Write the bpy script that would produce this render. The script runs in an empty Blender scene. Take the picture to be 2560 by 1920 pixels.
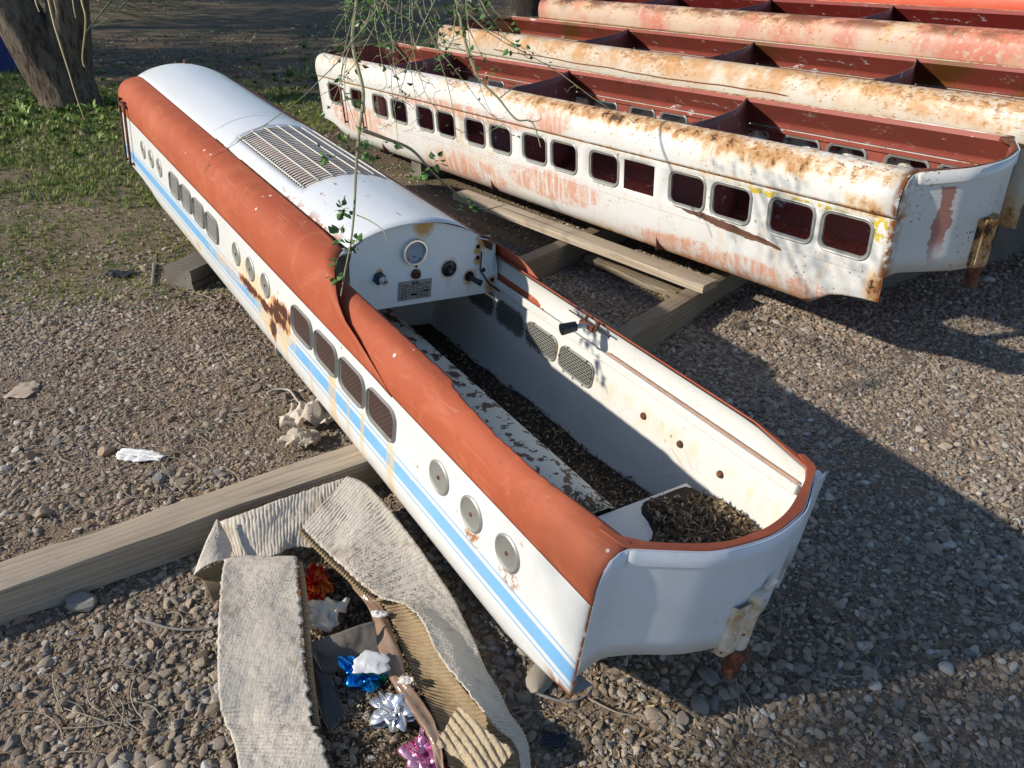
import bpy, math, random
from mathutils import noise as _mn
mn0 = _mn.noise
import numpy as np
from mathutils import Matrix, Vector
rnd = random.Random(7); rng = np.random.default_rng(11)
scn = bpy.context.scene
# ------------------------------------------------------------------ camera, sky, sun, exposure
F = 1930.6
UP = np.array([.03, -.86, -.51]); UP /= np.linalg.norm(UP)
FW = np.array([0, 0, 1.]) - UP*UP[2]; FW /= np.linalg.norm(FW); RT = np.cross(FW, UP)
WM = np.array([RT, FW, UP]); H = 1.70
cd = bpy.data.cameras.new('camera'); cam = bpy.data.objects.new('camera', cd); scn.collection.objects.link(cam)
cd.sensor_width = 36; cd.lens = F*36/2560; cd.clip_start = .05; cd.clip_end = 400
m = Matrix.Identity(4)
for i in range(3):
    m[i][0] = WM[i][0]; m[i][1] = -WM[i][1]; m[i][2] = -WM[i][2]
m[2][3] = H; cam.matrix_world = m; scn.camera = cam
TR = Vector((.975, .284, -.525)).normalized()
w = bpy.data.worlds.new('World'); scn.world = w; w.use_nodes = True
nt = w.node_tree; sky = nt.nodes.new('ShaderNodeTexSky'); sky.sky_type = 'NISHITA'; sky.sun_disc = False
elev = math.asin(-TR.z); sky.sun_elevation = elev; sky.sun_rotation = math.atan2(-TR.x, -TR.y)
sky.altitude = 300; sky.air_density = 1.1; sky.dust_density = .4; sky.ozone_density = 3.5
bg = nt.nodes['Background']; bg.inputs[1].default_value = .13; nt.links.new(sky.outputs[0], bg.inputs[0])
sd = bpy.data.lights.new('sun', 'SUN'); so = bpy.data.objects.new('sun', sd); scn.collection.objects.link(so)
sd.energy = 5.0; sd.angle = math.radians(1.0); sd.color = (1, .92, .80)
so.rotation_euler = TR.to_track_quat('-Z', 'Y').to_euler()
scn.view_settings.view_transform = 'Standard'; scn.view_settings.look = 'None'
scn.view_settings.exposure = .12; scn.view_settings.gamma = 1
scn.render.engine = 'CYCLES'

def at(px, py, h=0.):
    """point of the place that the photo pixel shows, for a height above the ground"""
    d = WM @ np.array([px-1280, py-960, F]); t = (h-H)/d[2]
    return Vector((d[0]*t, d[1]*t, h))

# ------------------------------------------------------------------ mesh helpers
def tagit(o, label=None, cat=None, group=None, kind=None):
    for k, v in (('label', label), ('category', cat), ('group', group), ('kind', kind)):
        if v: o[k] = v
    return o
def empty(name, mat=None, loc=None):
    o = bpy.data.objects.new(name, None); scn.collection.objects.link(o); o.empty_display_size = .1
    if mat is not None: o.matrix_world = mat
    if loc is not None: o.location = loc
    return o
def L(x, y, z): return (x, -y, -z)          # car drawing coordinates: far, right, down
class MB:
    def __init__(s): s.v = []; s.f = []
    def grid(s, P, flip=False, closeu=False, skip=None):
        n = len(P); k = len(P[0]); b = len(s.v)
        for r in P: s.v += [tuple(p) for p in r]
        for i in range(n if closeu else n-1):
            for j in range(k-1):
                if skip and skip(i, j): continue
                i2 = (i+1) % n
                q = [b+i*k+j, b+i*k+j+1, b+i2*k+j+1, b+i2*k+j]
                s.f.append(q[::-1] if flip else q)
        return s
    def poly(s, pts):
        b = len(s.v); s.v += [tuple(p) for p in pts]; s.f.append(list(range(b, b+len(pts)))); return s
    def box(s, c, d, R=None, jit=0):
        b = len(s.v); c = Vector(c)
        for z in (-1, 1):
            for x, y in ((-1, -1), (1, -1), (1, 1), (-1, 1)):
                p = Vector((x*d[0]/2, y*d[1]/2, z*d[2]/2))
                if R: p = R @ p
                s.v.append(tuple(c+p))
        for q in ((3, 2, 1, 0), (4, 5, 6, 7), (0, 1, 5, 4), (1, 2, 6, 5), (2, 3, 7, 6), (3, 0, 4, 7)): s.f.append([b+i for i in q])
        return s
    def tube(s, pts, rad, n=8, cap=True):
        pts = [Vector(p) for p in pts]; b = len(s.v); up = Vector((.13, .21, .97))
        if not hasattr(rad, '__len__'): rad = [rad]*len(pts)
        for i, p in enumerate(pts):
            t = (pts[min(i+1, len(pts)-1)]-pts[max(i-1, 0)]).normalized()
            a = t.cross(up)
            if a.length < 1e-3: a = t.cross(Vector((1, 0, 0)))
            a.normalize(); c = t.cross(a)
            for k in range(n):
                th = 2*math.pi*k/n; s.v.append(tuple(p+rad[i]*(a*math.cos(th)+c*math.sin(th))))
        for i in range(len(pts)-1):
            for k in range(n):
                k2 = (k+1) % n; s.f.append([b+i*n+k, b+i*n+k2, b+(i+1)*n+k2, b+(i+1)*n+k])
        if cap:
            s.f.append([b+k for k in range(n)][::-1]); s.f.append([b+(len(pts)-1)*n+k for k in range(n)])
        return s
    def lathe(s, c, axis, prof, n=28):
        """prof: (radius, distance along axis)"""
        c = Vector(c); ax = Vector(axis).normalized(); a = ax.orthogonal().normalized(); e = ax.cross(a); b = len(s.v)
        for r, h in prof:
            for k in range(n):
                th = 2*math.pi*k/n; s.v.append(tuple(c+ax*h+r*(a*math.cos(th)+e*math.sin(th))))
        for i in range(len(prof)-1):
            for k in range(n):
                k2 = (k+1) % n; s.f.append([b+i*n+k, b+i*n+k2, b+(i+1)*n+k2, b+(i+1)*n+k])
        s.f.append([b+(len(prof)-1)*n+k for k in range(n)]); return s
    def build(s, name, mat, parent=None, smooth=40, solid=0, offset=0, bevel=0):
        me = bpy.data.meshes.new(name); me.from_pydata(s.v, [], s.f); me.update()
        o = bpy.data.objects.new(name, me); scn.collection.objects.link(o)
        if mat: me.materials.append(mat)
        if smooth:
            me.polygons.foreach_set('use_smooth', [True]*len(me.polygons)); me.set_sharp_from_angle(angle=math.radians(smooth))
        if parent: o.parent = parent
        if bevel:
            b = o.modifiers.new('b', 'BEVEL'); b.width = bevel; b.segments = 2; b.limit_method = 'ANGLE'
        if solid:
            q = o.modifiers.new('s', 'SOLIDIFY'); q.thickness = solid; q.offset = offset
        return o
def copy_tree(o, parent=None):
    c = o.copy(); scn.collection.objects.link(c); c.parent = parent
    for ch in list(o.children): copy_tree(ch, c)
    return c
def lerp(a, b, t): return a+(b-a)*t
def interp(x, xs, ys): return float(np.interp(x, xs, ys))
def crom(P, n):
    P = [Vector(p) for p in P]; out = []
    for i in range(len(P)-1):
        p0 = P[max(i-1, 0)]; p1 = P[i]; p2 = P[i+1]; p3 = P[min(i+2, len(P)-1)]
        for k in range(n):
            t = k/n
            out.append(.5*((2*p1)+(p2-p0)*t+(2*p0-5*p1+4*p2-p3)*t*t+(-p0+3*p1-3*p2+p3)*t**3))
    out.append(P[-1]); return out

# ------------------------------------------------------------------ material helpers
class Mat:
    def __init__(s, name):
        s.m = bpy.data.materials.new(name); s.m.use_nodes = True; s.nt = s.m.node_tree; s.N = s.nt.nodes
        s.b = s.N['Principled BSDF']; s.tc = s.N.new('ShaderNodeTexCoord'); s.obj = s.tc.outputs['Object']; s._x = None
    def lk(s, a, b): s.nt.links.new(a, b)
    def put(s, sock, v):
        if isinstance(v, (int, float)):
            sock.default_value = v if sock.type in ('VALUE', 'INT') else (v, v, v, 1)[:len(sock.default_value)]
        elif isinstance(v, (tuple, list)):
            n = len(sock.default_value); v = tuple(v)+(1,)*(n-len(v)); sock.default_value = v[:n]
        else: s.lk(v, sock)
    def xyz(s):
        if s._x is None:
            n = s.N.new('ShaderNodeSeparateXYZ'); s.lk(s.obj, n.inputs[0]); s._x = n.outputs
        return s._x
    def math(s, op, a, b=0., c=None, clamp=False):
        n = s.N.new('ShaderNodeMath'); n.operation = op; n.use_clamp = clamp
        s.put(n.inputs[0], a); s.put(n.inputs[1], b)
        if c is not None: s.put(n.inputs[2], c)
        return n.outputs[0]
    def scale(s, v, vec=None):
        n = s.N.new('ShaderNodeMapping'); s.lk(vec or s.obj, n.inputs[0]); n.inputs['Scale'].default_value = v; return n.outputs[0]
    def noise(s, sc, det=4, rough=.55, vec=None, stretch=None, dist=0, off=0):
        n = s.N.new('ShaderNodeTexNoise'); n.inputs['Scale'].default_value = sc; n.inputs['Detail'].default_value = det
        n.inputs['Roughness'].default_value = rough; n.inputs['Distortion'].default_value = dist
        v = vec or s.obj
        if stretch or off:
            mp = s.N.new('ShaderNodeMapping'); s.lk(v, mp.inputs[0]); mp.inputs['Scale'].default_value = stretch or (1, 1, 1)
            mp.inputs['Location'].default_value = (off, off*1.3, off*.7); v = mp.outputs[0]
        s.lk(v, n.inputs['Vector']); return n.outputs['Fac']
    def vor(s, sc, feat='F1', out='Distance', vec=None, rand=1):
        n = s.N.new('ShaderNodeTexVoronoi'); n.feature = feat; n.inputs['Scale'].default_value = sc; n.inputs['Randomness'].default_value = rand
        s.lk(vec or s.obj, n.inputs['Vector']); return n.outputs[out]
    def ss(s, v, lo, hi):          # smoothstep lo..hi -> 0..1
        n = s.N.new('ShaderNodeMapRange'); n.interpolation_type = 'SMOOTHSTEP'; s.put(n.inputs[0], v)
        s.put(n.inputs[1], lo); s.put(n.inputs[2], hi); return n.outputs[0]
    def ramp(s, f, stops):
        n = s.N.new('ShaderNodeValToRGB'); s.lk(f, n.inputs[0]); e = n.color_ramp.elements
        while len(e) < len(stops): e.new(.5)
        for q, (p, c) in zip(e, stops): q.position = p; q.color = tuple(c)+(1,)
        return n.outputs[0]
    def mix(s, f, a, b, mode='MIX'):
        n = s.N.new('ShaderNodeMix'); n.data_type = 'RGBA'; n.blend_type = mode
        s.put(n.inputs[0], f); s.put(n.inputs[6], a); s.put(n.inputs[7], b); return n.outputs[2]
    def mul(s, *a):
        r = a[0]
        for x in a[1:]: r = s.math('MULTIPLY', r, x)
        return r
    def mx(s, a, b): return s.math('MAXIMUM', a, b)
    def band(s, v, lo, hi, e=.0015):
        return s.mul(s.ss(v, lo-e, lo+e), s.math('SUBTRACT', 1., s.ss(v, hi-e, hi+e)))
    def ell(s, x0, z0, rx, rz):    # soft 1..0 blob in x and z (z up)
        X, Y, Z = s.xyz()
        a = s.math('POWER', s.math('DIVIDE', s.math('SUBTRACT', X, x0), rx), 2.)
        b = s.math('POWER', s.math('DIVIDE', s.math('SUBTRACT', Z, z0), rz), 2.)
        return s.math('SUBTRACT', 1., s.math('ADD', a, b), clamp=True)
    def bump(s, h, st=.3, d=.01, nrm=None):
        n = s.N.new('ShaderNodeBump'); n.inputs['Strength'].default_value = st; n.inputs['Distance'].default_value = d
        s.lk(h, n.inputs['Height'])
        if nrm: s.lk(nrm, n.inputs['Normal'])
        return n.outputs[0]
    def out(s, col=None, rough=None, normal=None, metal=None, coat=None, spec=None):
        if col is not None: s.put(s.b.inputs['Base Color'], col)
        if rough is not None: s.put(s.b.inputs['Roughness'], rough)
        if normal is not None: s.lk(normal, s.b.inputs['Normal'])
        if metal is not None: s.put(s.b.inputs['Metallic'], metal)
        if coat is not None: s.put(s.b.inputs['Coat Weight'], coat)
        if spec is not None: s.put(s.b.inputs['Specular IOR Level'], spec)
        return s.m
RUSTD = (.035, .016, .010); RUSTM = (.22, .07, .018); RUSTL = (.50, .24, .06)
def simple(name, col, rough=.6, metal=0, var=.25, sc=30, bump=0.1):
    a = Mat(name); n = a.noise(sc, 5)
    c = a.mix(n, tuple(x*(1-var) for x in col), tuple(min(1, x*(1+var)) for x in col))
    return a.out(c, rough, a.bump(n, bump, .002), metal)
def rusty(name, base, cover, spots=None, stripes=False, topheavy=False, primer=0., extra=None, streak=0.3, dirt=.15, rough=.32, chipcol=RUSTD):
    """weathered enamel: base colour, yellow stain, rust bloom, dark chips, thin vertical streaks"""
    a = Mat(name); X, Y, Z = a.xyz()
    col = base
    if stripes:
        Zd = a.math('MULTIPLY', Z, -1.)
        wob = a.math('MULTIPLY', a.math('SUBTRACT', a.noise(3, 2), .5), .004); Zd = a.math('ADD', Zd, wob)
        sc = a.mix(a.noise(6, 4), (.12, .36, .66), (.20, .45, .72))
        bl = a.mx(a.mx(a.band(Zd, .198, .245), a.band(Zd, .178, .1835)), a.band(Zd, .2585, .264))
        fade = a.mul(a.ss(a.noise(45, 5, .6, stretch=(.4, 1, 1.5)), .30, .36), a.ss(X, -1, 0))
        col = a.mix(a.mul(bl, fade), base, sc)
    n1 = a.noise(2.2, 6, .62); n2 = a.noise(20, 9, .76); n3 = a.noise(60, 5, .6); ns = a.noise(9, 4, .6, stretch=(2.6, 2.6, .16))
    col = a.mix(a.mul(a.ss(n1, .35, .75), dirt), col, (.42, .36, .25))
    col = a.mix(a.mul(a.ss(a.noise(120, 3), .45, .75), .10), col, (.30, .25, .18))
    amt = cover
    if topheavy:
        ph = a.ss(Z, .075, .135); amt = a.math('ADD', cover, a.mul(ph, .09))
        amt = a.math('ADD', amt, a.mul(a.ss(Z, -.36, -.44), .16))
        amt = a.math('ADD', amt, a.mul(a.band(Z, -.006, .012, .01), .13))
        amt = a.math('SUBTRACT', amt, a.mul(a.math('SUBTRACT', 1., a.ss(X, -.02, -.004)), .13))
    if primer:
        pm = a.mul(a.ss(a.noise(1.6, 4, .6, off=3.1), .52-.25*primer, .64-.2*primer), a.ss(a.noise(40, 5, .7), .30, .60))
        col = a.mix(a.mul(pm, .8), col, a.mix(n2, (.48, .10, .05), (.62, .22, .14)))
    sp = None
    for (x0, z0, rx, rz, st) in (spots or []):
        e = a.math('MULTIPLY', a.ell(x0, z0, rx, rz), st); sp = e if sp is None else a.mx(sp, e)
    fld = a.math('ADD', a.math('ADD', a.mul(n2, .55), a.mul(n1, .3)), a.mul(ns, streak*.5))
    if sp is not None: amt = a.math('ADD', amt, a.mul(sp, .45))
    fld = a.math('ADD', fld, amt)
    stain = a.ss(fld, .62, .80)
    if spots:
        stk = a.mul(a.ss(a.noise(11, 3, .5, stretch=(3.2, 3.2, .12)), .45, .65), .9)
    bloom = a.ss(fld, .74, .86); chip = a.ss(a.math('ADD', fld, a.mul(n3, .20)), .965, .985)
    col = a.mix(a.mul(stain, .75), col, a.mix(n3, (.50, .30, .12), (.66, .49, .27)))
    col = a.mix(a.mul(bloom, .85), col, a.mix(n2, RUSTM, RUSTL))
    col = a.mix(chip, col, a.mix(n3, chipcol, tuple(c*2.5 for c in chipcol)))
    # pin holes and small chips
    v = a.vor(26); thr = a.noise(3.1, 3, .6, off=5.)
    pin = a.mul(a.math('SUBTRACT', 1., a.ss(v, .07, .11)), a.ss(thr, .60-.35*(cover+.1), .66-.35*(cover+.1)))
    halo = a.mul(a.math('SUBTRACT', 1., a.ss(v, .10, .30)), a.ss(thr, .60-.35*(cover+.1), .66-.35*(cover+.1)))
    col = a.mix(a.mul(halo, .35), col, (.55, .30, .10)); col = a.mix(pin, col, (.05, .022, .015))
    hgt = a.math('SUBTRACT', a.mul(bloom, n3), a.mul(chip, .8))
    if extra: col = extra(a, col)
    r = a.math('ADD', rough, a.mul(a.mx(stain, bloom), .45))
    nb = a.bump(a.noise(2.6, 3, .5), .45, .02)
    return a.out(col, r, a.bump(hgt, .5, .004, nb), coat=0.0, spec=.45)

WHITE = (.64, .65, .645)
def orange_mat():
    a = Mat('orange_paint'); X, Y, Z = a.xyz()
    n = a.noise(3, 5, .6); sc = a.noise(5, 6, .65, stretch=(1, 1, 1), dist=2.2)
    c = a.mix(n, (.30, .062, .026), (.40, .095, .040))
    c = a.mix(a.mul(a.ss(sc, .5, .7), .28), c, (.50, .17, .09))
    c = a.mix(a.mul(a.ss(a.noise(30, 4, .6), .62, .72), .3), c, (.20, .05, .03))
    c = a.mix(a.mul(a.ss(a.noise(1.3, 6, .7, off=7.), .45, .68), .22), c, (.56, .20, .10))
    sr = a.mul(a.ss(a.noise(70, 3, .6, stretch=(.12, 1, 1), dist=1.), .60, .68), .16); c = a.mix(sr, c, (.60, .30, .20))
    c = a.mix(a.mul(a.ss(a.noise(16, 6, .75, off=1.), .56, .70), .35), c, (.22, .07, .035))
    # flaked spots showing white
    v = a.vor(17); t = a.noise(2.0, 2, .5, off=2.7)
    fl = a.mul(a.math('SUBTRACT', 1., a.ss(v, .09, .11)), a.ss(t, .55, .57))
    c = a.mix(fl, c, (.78, .74, .70))
    ch = a.ss(a.math('ADD', a.mul(a.noise(20, 6, .7), .8), a.mul(a.math('SUBTRACT', 1., a.ss(X, 0.0, .6)), .06)), .665, .675)
    c = a.mix(ch, c, (.75, .70, .66))
    return a.out(c, .70, a.bump(a.math('ADD', n, a.mul(a.noise(2.2, 3), 1.5)), .25, .012), spec=.3)
M_or = orange_mat()
spots_side = [(2.55, -.21, .45, .05, .6), (3.0, -.29, .12, .05, .8), (3.25, -.33, .08, .04, .8)]
def side_extra(a, col):
    X, Y, Z = a.xyz()
    for (x0, wd) in ((.905, .03), (.93, .014), (1.11, .022), (1.33, .02), (1.36, .04), (1.54, .018), (1.80, .03), (2.02, .03), (2.1, .02), (1.22, .02)):
        wob = a.math('MULTIPLY', a.math('SUBTRACT', a.noise(9, 2, .5, stretch=(.2, .2, 1)), .5), .02)
        d = a.math('ABSOLUTE', a.math('SUBTRACT', a.math('ADD', X, wob), x0))
        k = a.mul(a.math('SUBTRACT', 1., a.ss(d, 0., wd)), a.math('SUBTRACT', 1., a.ss(Z, -.17, -.145)), a.ss(a.noise(14, 4, .6, stretch=(3, 3, .4)), .32, .55), .75)
        col = a.mix(k, col, (.66, .44, .15))
    e = a.mx(a.mx(a.ell(2.20, -.185, .20, .035), a.ell(1.82, -.125, .15, .050)), a.mx(a.ell(2.0, -.185, .12, .035), a.mx(a.ell(1.93, -.25, .05, .07), a.ell(1.86, -.17, .16, .05))))
    e2 = a.mx(a.ell(2.08, -.15, .48, .12), a.ell(1.9, -.2, .35, .17))
    nz = a.noise(22, 8, .76, stretch=(1, 1, .5)); nf = a.math('MULTIPLY', a.math('SUBTRACT', nz, .5), 2.6)
    fst = a.math('ADD', a.mul(e2, .9), nf); f1 = a.math('ADD', e, nf)
    col = a.mix(a.mul(a.ss(fst, .42, .80), .7), col, a.mix(a.noise(40, 4), (.66, .44, .18), (.78, .62, .36)))
    col = a.mix(a.mul(a.ss(f1, .36, .46), .85), col, a.mix(a.noise(30, 5), (.45, .14, .04), (.68, .38, .14)))
    col = a.mix(a.ss(f1, .62, .65), col, a.mix(a.noise(60, 4), (.055, .022, .015), (.11, .045, .03)))
    for x0 in (.46, .29):
        k = a.mul(a.ell(x0-.01, -.155, .05, .035), a.ss(a.noise(40, 5, .7), .46, .56)); col = a.mix(a.math('MULTIPLY', k, 1.3, clamp=True), col, (.34, .15, .05))
    k = a.mul(a.math('SUBTRACT', 1., a.ss(Z, -.40, -.27)), a.ss(a.noise(7, 7, .75, stretch=(1, 1, 2)), .42, .62), .6); col = a.mix(k, col, (.36, .27, .17))
    # rusted cut edge at the near end
    e = a.mul(a.math('SUBTRACT', 1., a.ss(X, .002, .012)), a.ss(a.noise(30, 4), .35, .5)); col = a.mix(e, col, RUSTM)
    e = a.mul(a.math('SUBTRACT', 1., a.ss(Z, -.292, -.26)), a.math('SUBTRACT', 1., a.ss(X, .05, .12)), a.ss(a.noise(25, 4), .38, .5)); col = a.mix(e, col, RUSTM)
    return col
M_side = rusty('loco_side_paint', WHITE, -.055, spots_side, stripes=True, extra=side_extra, dirt=.16, rough=.34)
def roof_extra(a, col):
    X, Y, Z = a.xyz()
    ym = a.math('ABSOLUTE', a.math('ADD', Y, .375))
    e = a.mul(a.ss(ym, .225, .262), a.ss(a.math('ADD', a.mul(a.noise(16, 6, .7), .9), a.mul(a.math('SUBTRACT', 1., a.ss(X, 1.7, 3.2)), .1)), .56, .575), a.math('SUBTRACT', 1., a.ss(X, 3.0, 3.1)))
    col = a.mix(e, col, (.34, .16, .11))
    g = a.mul(a.math('SUBTRACT', 1., a.ss(a.noise(9, 6, .7, stretch=(1, 2.6, 1), off=1.3), .335, .345)), a.math('SUBTRACT', 1., a.ss(X, 1.95, 2.2)))
    col = a.mix(g, col, (.33, .17, .12))
    return col
M_roof = rusty('loco_roof_paint', (.68, .70, .72), -.22, None, dirt=.05, rough=.26, extra=roof_extra)
def dash_extra(a, col):
    for (x0, z0, r) in ((.613, .065, .035), (.518, .112, .042), (.233, .130, .018), (.40, .29, .05), (.637, .17, .02), (.64, .13, .02), (.66, .21, .04), (.72, .02, .04)):
        X, Y, Z = a.xyz()
        A = a.math('POWER', a.math('DIVIDE', a.math('ADD', Y, x0), r), 2.); B = a.math('POWER', a.math('DIVIDE', a.math('SUBTRACT', Z, z0), r*1.15), 2.)
        k = a.math('SUBTRACT', 1., a.math('ADD', A, B), clamp=True)
        s = a.mul(a.math('SUBTRACT', 1., a.ss(a.math('ABSOLUTE', a.math('ADD', Y, x0)), .0, r*.45)), a.math('SUBTRACT', 1., a.ss(Z, z0-.02, z0)), a.ss(Z, z0-.1, z0-.02), .4)
        k = a.mx(a.math('MULTIPLY', a.mul(k, a.ss(a.noise(45, 5, .7), .25, .5)), 1.4, clamp=True), s)
        col = a.mix(k, col, (.50, .28, .09))
    return col
M_dash = rusty('dash_paint', (.68, .72, .74), -.3, None, dirt=.05, rough=.35, extra=dash_extra)
def inner_extra(a, col):
    X, Y, Z = a.xyz()
    cr = a.mul(a.math('SUBTRACT', 1., a.ss(a.vor(13, 'DISTANCE_TO_EDGE', vec=a.scale((1, 1, 1.2))), .004, .012)), a.ss(a.noise(3, 3), .52, .58), .5)
    col = a.mix(cr, col, (.35, .28, .2))
    k = a.mul(a.math('SUBTRACT', 1., a.ss(Z, -.08, -.02)), a.ss(Z, -.16, -.03), a.ss(a.noise(12, 5, .6, stretch=(2, 2, .35)), .45, .62), .55)
    col = a.mix(k, col, (.72, .52, .22))
    k = a.mul(a.math('SUBTRACT', 1., a.ss(Z, -.40, -.33)), a.ss(a.noise(28, 5, .7), .42, .5))
    return a.mix(k, col, (.06, .045, .03))
M_inner = rusty('loco_inner_paint', (.66, .66, .63), -.20, None, dirt=.22, rough=.45, extra=inner_extra)
M_bench = rusty('bench_paint', (.66, .66, .58), -.0, None, dirt=.35, rough=.5, chipcol=(.06, .03, .02), extra=lambda a, c: a.mix(a.ss(a.noise(24, 6, .62), .53, .55), c, a.mix(a.noise(70, 3), (.05, .03, .02), (.16, .07, .04))))
M_front = rusty('loco_front_paint', (.72, .75, .79), -.24, [(-.12, -.12, .03, .08, .5), (0, -.2, .02, .1, .5)], dirt=.16, rough=.35, streak=.5)
M_rust = Mat('rusty_iron'); _n = M_rust.noise(30, 7, .7); M_rust = M_rust.out(M_rust.ramp(_n, [(.3, (.02, .010, .008)), (.5, (.10, .035, .018)), (.7, (.30, .11, .04))]), .85, M_rust.bump(_n, .6, .004))
M_weld = rusty('rusty_weld_paint', (.72, .71, .68), .17, None, dirt=.3, streak=.6, rough=.5)
M_alu = simple('dull_aluminium', (.42, .42, .40), .42, .75, .12, 60)
M_rub = simple('grey_rubber', (.27, .27, .25), .5, .25, .2, 40)
M_frame = simple('grey_window_trim', (.30, .30, .275), .45, .3, .18, 25)
M_black = simple('black_plastic', (.012, .012, .014), .35, 0, .3)
M_dark = simple('dark_hole', (.006, .005, .005), .9, 0, .2)
M_glass = simple('gauge_face', (.22, .27, .36), .45, 0, .2, 12)
M_chrome = simple('chrome', (.65, .65, .66), .2, 1., .1)

def mesh_mat(name, hole, wire, scale=58, metal=.4):
    a = Mat(name); X, Y, Z = a.xyz(); c = a.N.new('ShaderNodeCombineXYZ'); a.lk(X, c.inputs[0]); a.lk(Z, c.inputs[1])
    b = a.N.new('ShaderNodeTexBrick'); a.lk(c.outputs[0], b.inputs['Vector']); b.inputs['Scale'].default_value = scale
    b.inputs['Mortar Size'].default_value = .10; b.inputs['Mortar Smooth'].default_value = .3; b.inputs['Brick Width'].default_value = .85; b.inputs['Row Height'].default_value = .38
    f = b.outputs['Fac']; n = a.noise(25, 4)
    col = a.mix(f, hole, a.mix(n, tuple(q*.6 for q in wire), wire))
    return a.out(col, .55, a.bump(f, .8, .002), metal)
M_mesh_rust = mesh_mat('rusty_mesh', (.006, .004, .004), (.15, .085, .07), 40)
M_mesh_far = mesh_mat('silver_mesh', (.05, .045, .04), (.42, .42, .40), 34)
M_mesh_in = mesh_mat('dull_mesh', (.012, .013, .015), (.36, .36, .32), 44)

# ------------------------------------------------------------------ the ride car shell, shared numbers
W = .75
TUCK = ([0, .27, .33, .385, .42, .44], [0, 0, .010, .035, .085, .15])
def yt(z): return interp(z, *TUCK)
RIM = [(0, 0), (-.004, -.03), (-.004, -.06), (.003, -.093), (.018, -.122), (.040, -.138), (.062, -.144), (.078, -.145)]
RIMN = [(0, 0), (-.005, -.03), (-.008, -.06), (-.007, -.093), (-.002, -.118), (.006, -.132), (.014, -.139), (.024, -.141)]
BOW = [(0, 0), (-.001, .03), (-.005, .06), (-.03, .107), (-.0625, .164), (-.09, .217), (-.104, .2725), (-.114, .33), (-.117, .375)]
BOW = BOW+[(x, W-y) for x, y in BOW[-2::-1]]
def dense(P, n=4): return [tuple(v)[:2] for v in crom([(a, b, 0) for a, b in P], n)]
BOWD = dense(BOW, 3)
def ztop(y):
    y = min(y, W-y); return interp(y, [-.004, 0, .003, .018, .04, .067, .1], [-.03, -.055, -.093, -.122, -.137, -.142, -.142])
def zbow(y):
    y = min(y, W-y); return interp(y, [0, .04, .075, .13, .22, .375], [.213, .196, .178, .168, .168, .188])

def side_panel(xs, zb, holes=(), right=False, off=0., zs=(0, .003, .175, .2, .27)):
    """vertical side: rows of z, then rows down to the cut edge zb(x); holes as x0, x1, z0, z1"""
    xs = sorted(set([round(x, 4) for x in xs]+[round(h[i], 4) for h in holes for i in (0, 1)]))
    zs = sorted(set(list(zs)+[h[i] for h in holes for i in (2, 3)])); T = [.2, .4, .6, .8, 1.]
    g = MB(); P = []
    for x in xs:
        col = [(x, z) for z in zs]+[(x, .27+(max(zb(x), .275)-.27)*t) for t in T]
        row = []
        for (a, z) in col:
            y = yt(z)+off; row.append(L(a, (W-y) if right else y, z))
        P.append(row)
    def skip(i, j):
        xc = (xs[i]+xs[i+1])/2
        if j+1 >= len(zs): return False
        zc = (zs[j]+zs[j+1])/2
        return any(h[0] < xc < h[1] and h[2] < zc < h[3] for h in holes)
    g.grid(P, flip=right, skip=skip); return g
def rim_sheet(xs, right=False, off=0., prof=RIM, jit=None):
    P = []
    for x in xs:
        row = []
        for k, (y, z) in enumerate(prof):
            yy = y+off; zz = z+off
            if jit and k == len(prof)-1: yy += jit(x)
            row.append(L(x, (W-yy) if right else yy, zz))
        P.append(row)
    return MB().grid(P, flip=right)
def bow_sheet(x0, s=1, off=0., top=None, bot=None, n=6):
    P = []
    for (bx, by) in BOWD:
        k = off; cy = W/2
        x = x0+s*(bx+k); y = by+(cy-by)*k*1.2
        zt = (top or ztop)(by)+(off*.5 if off else 0); zb_ = (bot or zbow)(by)
        P.append([L(x, y, lerp(zt, zb_, j/n)) for j in range(n+1)])
    return MB().grid(P, flip=(s < 0))
def band_sheet(x0, s=1, z0=-.142, z1=-.102, push=-.007):
    g = MB(); pts = [p for p in BOWD if .055 < p[1] < W-.055]
    P = [[L(x0+s*(bx+push), by, z0), L(x0+s*(bx+push), by, z1), L(x0+s*bx, by, z1+.004)] for bx, by in pts]
    return g.grid(P, flip=(s < 0))
def rim_ring(x0, s=1, wd=.026, z=-.145):
    """flat rim that follows the bow from one shoulder to the other"""
    pts = [p for p in BOWD if p[1] > .02 and p[1] < W-.02]; P = []
    for i, (bx, by) in enumerate(pts):
        f = min(by, W-by); zz = z if f > .05 else z+(.05-f)*.5
        t = math.sin(math.pi*min(1, max(0, (by-.02)/(W-.04))))
        inx = bx+wd+.03*max(0, 1-f/.16); cy = by+(W/2-by)*(.02+.16*max(0, 1-f/.14))
        P.append([L(x0+s*(bx-.001), by, zz+.004), L(x0+s*(bx+.002), by, zz), L(x0+s*inx, cy, zz), L(x0+s*(inx+.001), cy, zz+.012)])
    return MB().grid(P, flip=(s > 0))
def rr_path(w, h, r, n=5):
    pts = []
    for cx, cz, a0 in ((w/2-r, h/2-r, 0), (-w/2+r, h/2-r, 90), (-w/2+r, -h/2+r, 180), (w/2-r, -h/2+r, 270)):
        for k in range(n+1):
            a = math.radians(a0+90*k/n); pts.append((cx+r*math.cos(a), cz+r*math.sin(a)))
    return pts
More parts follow.
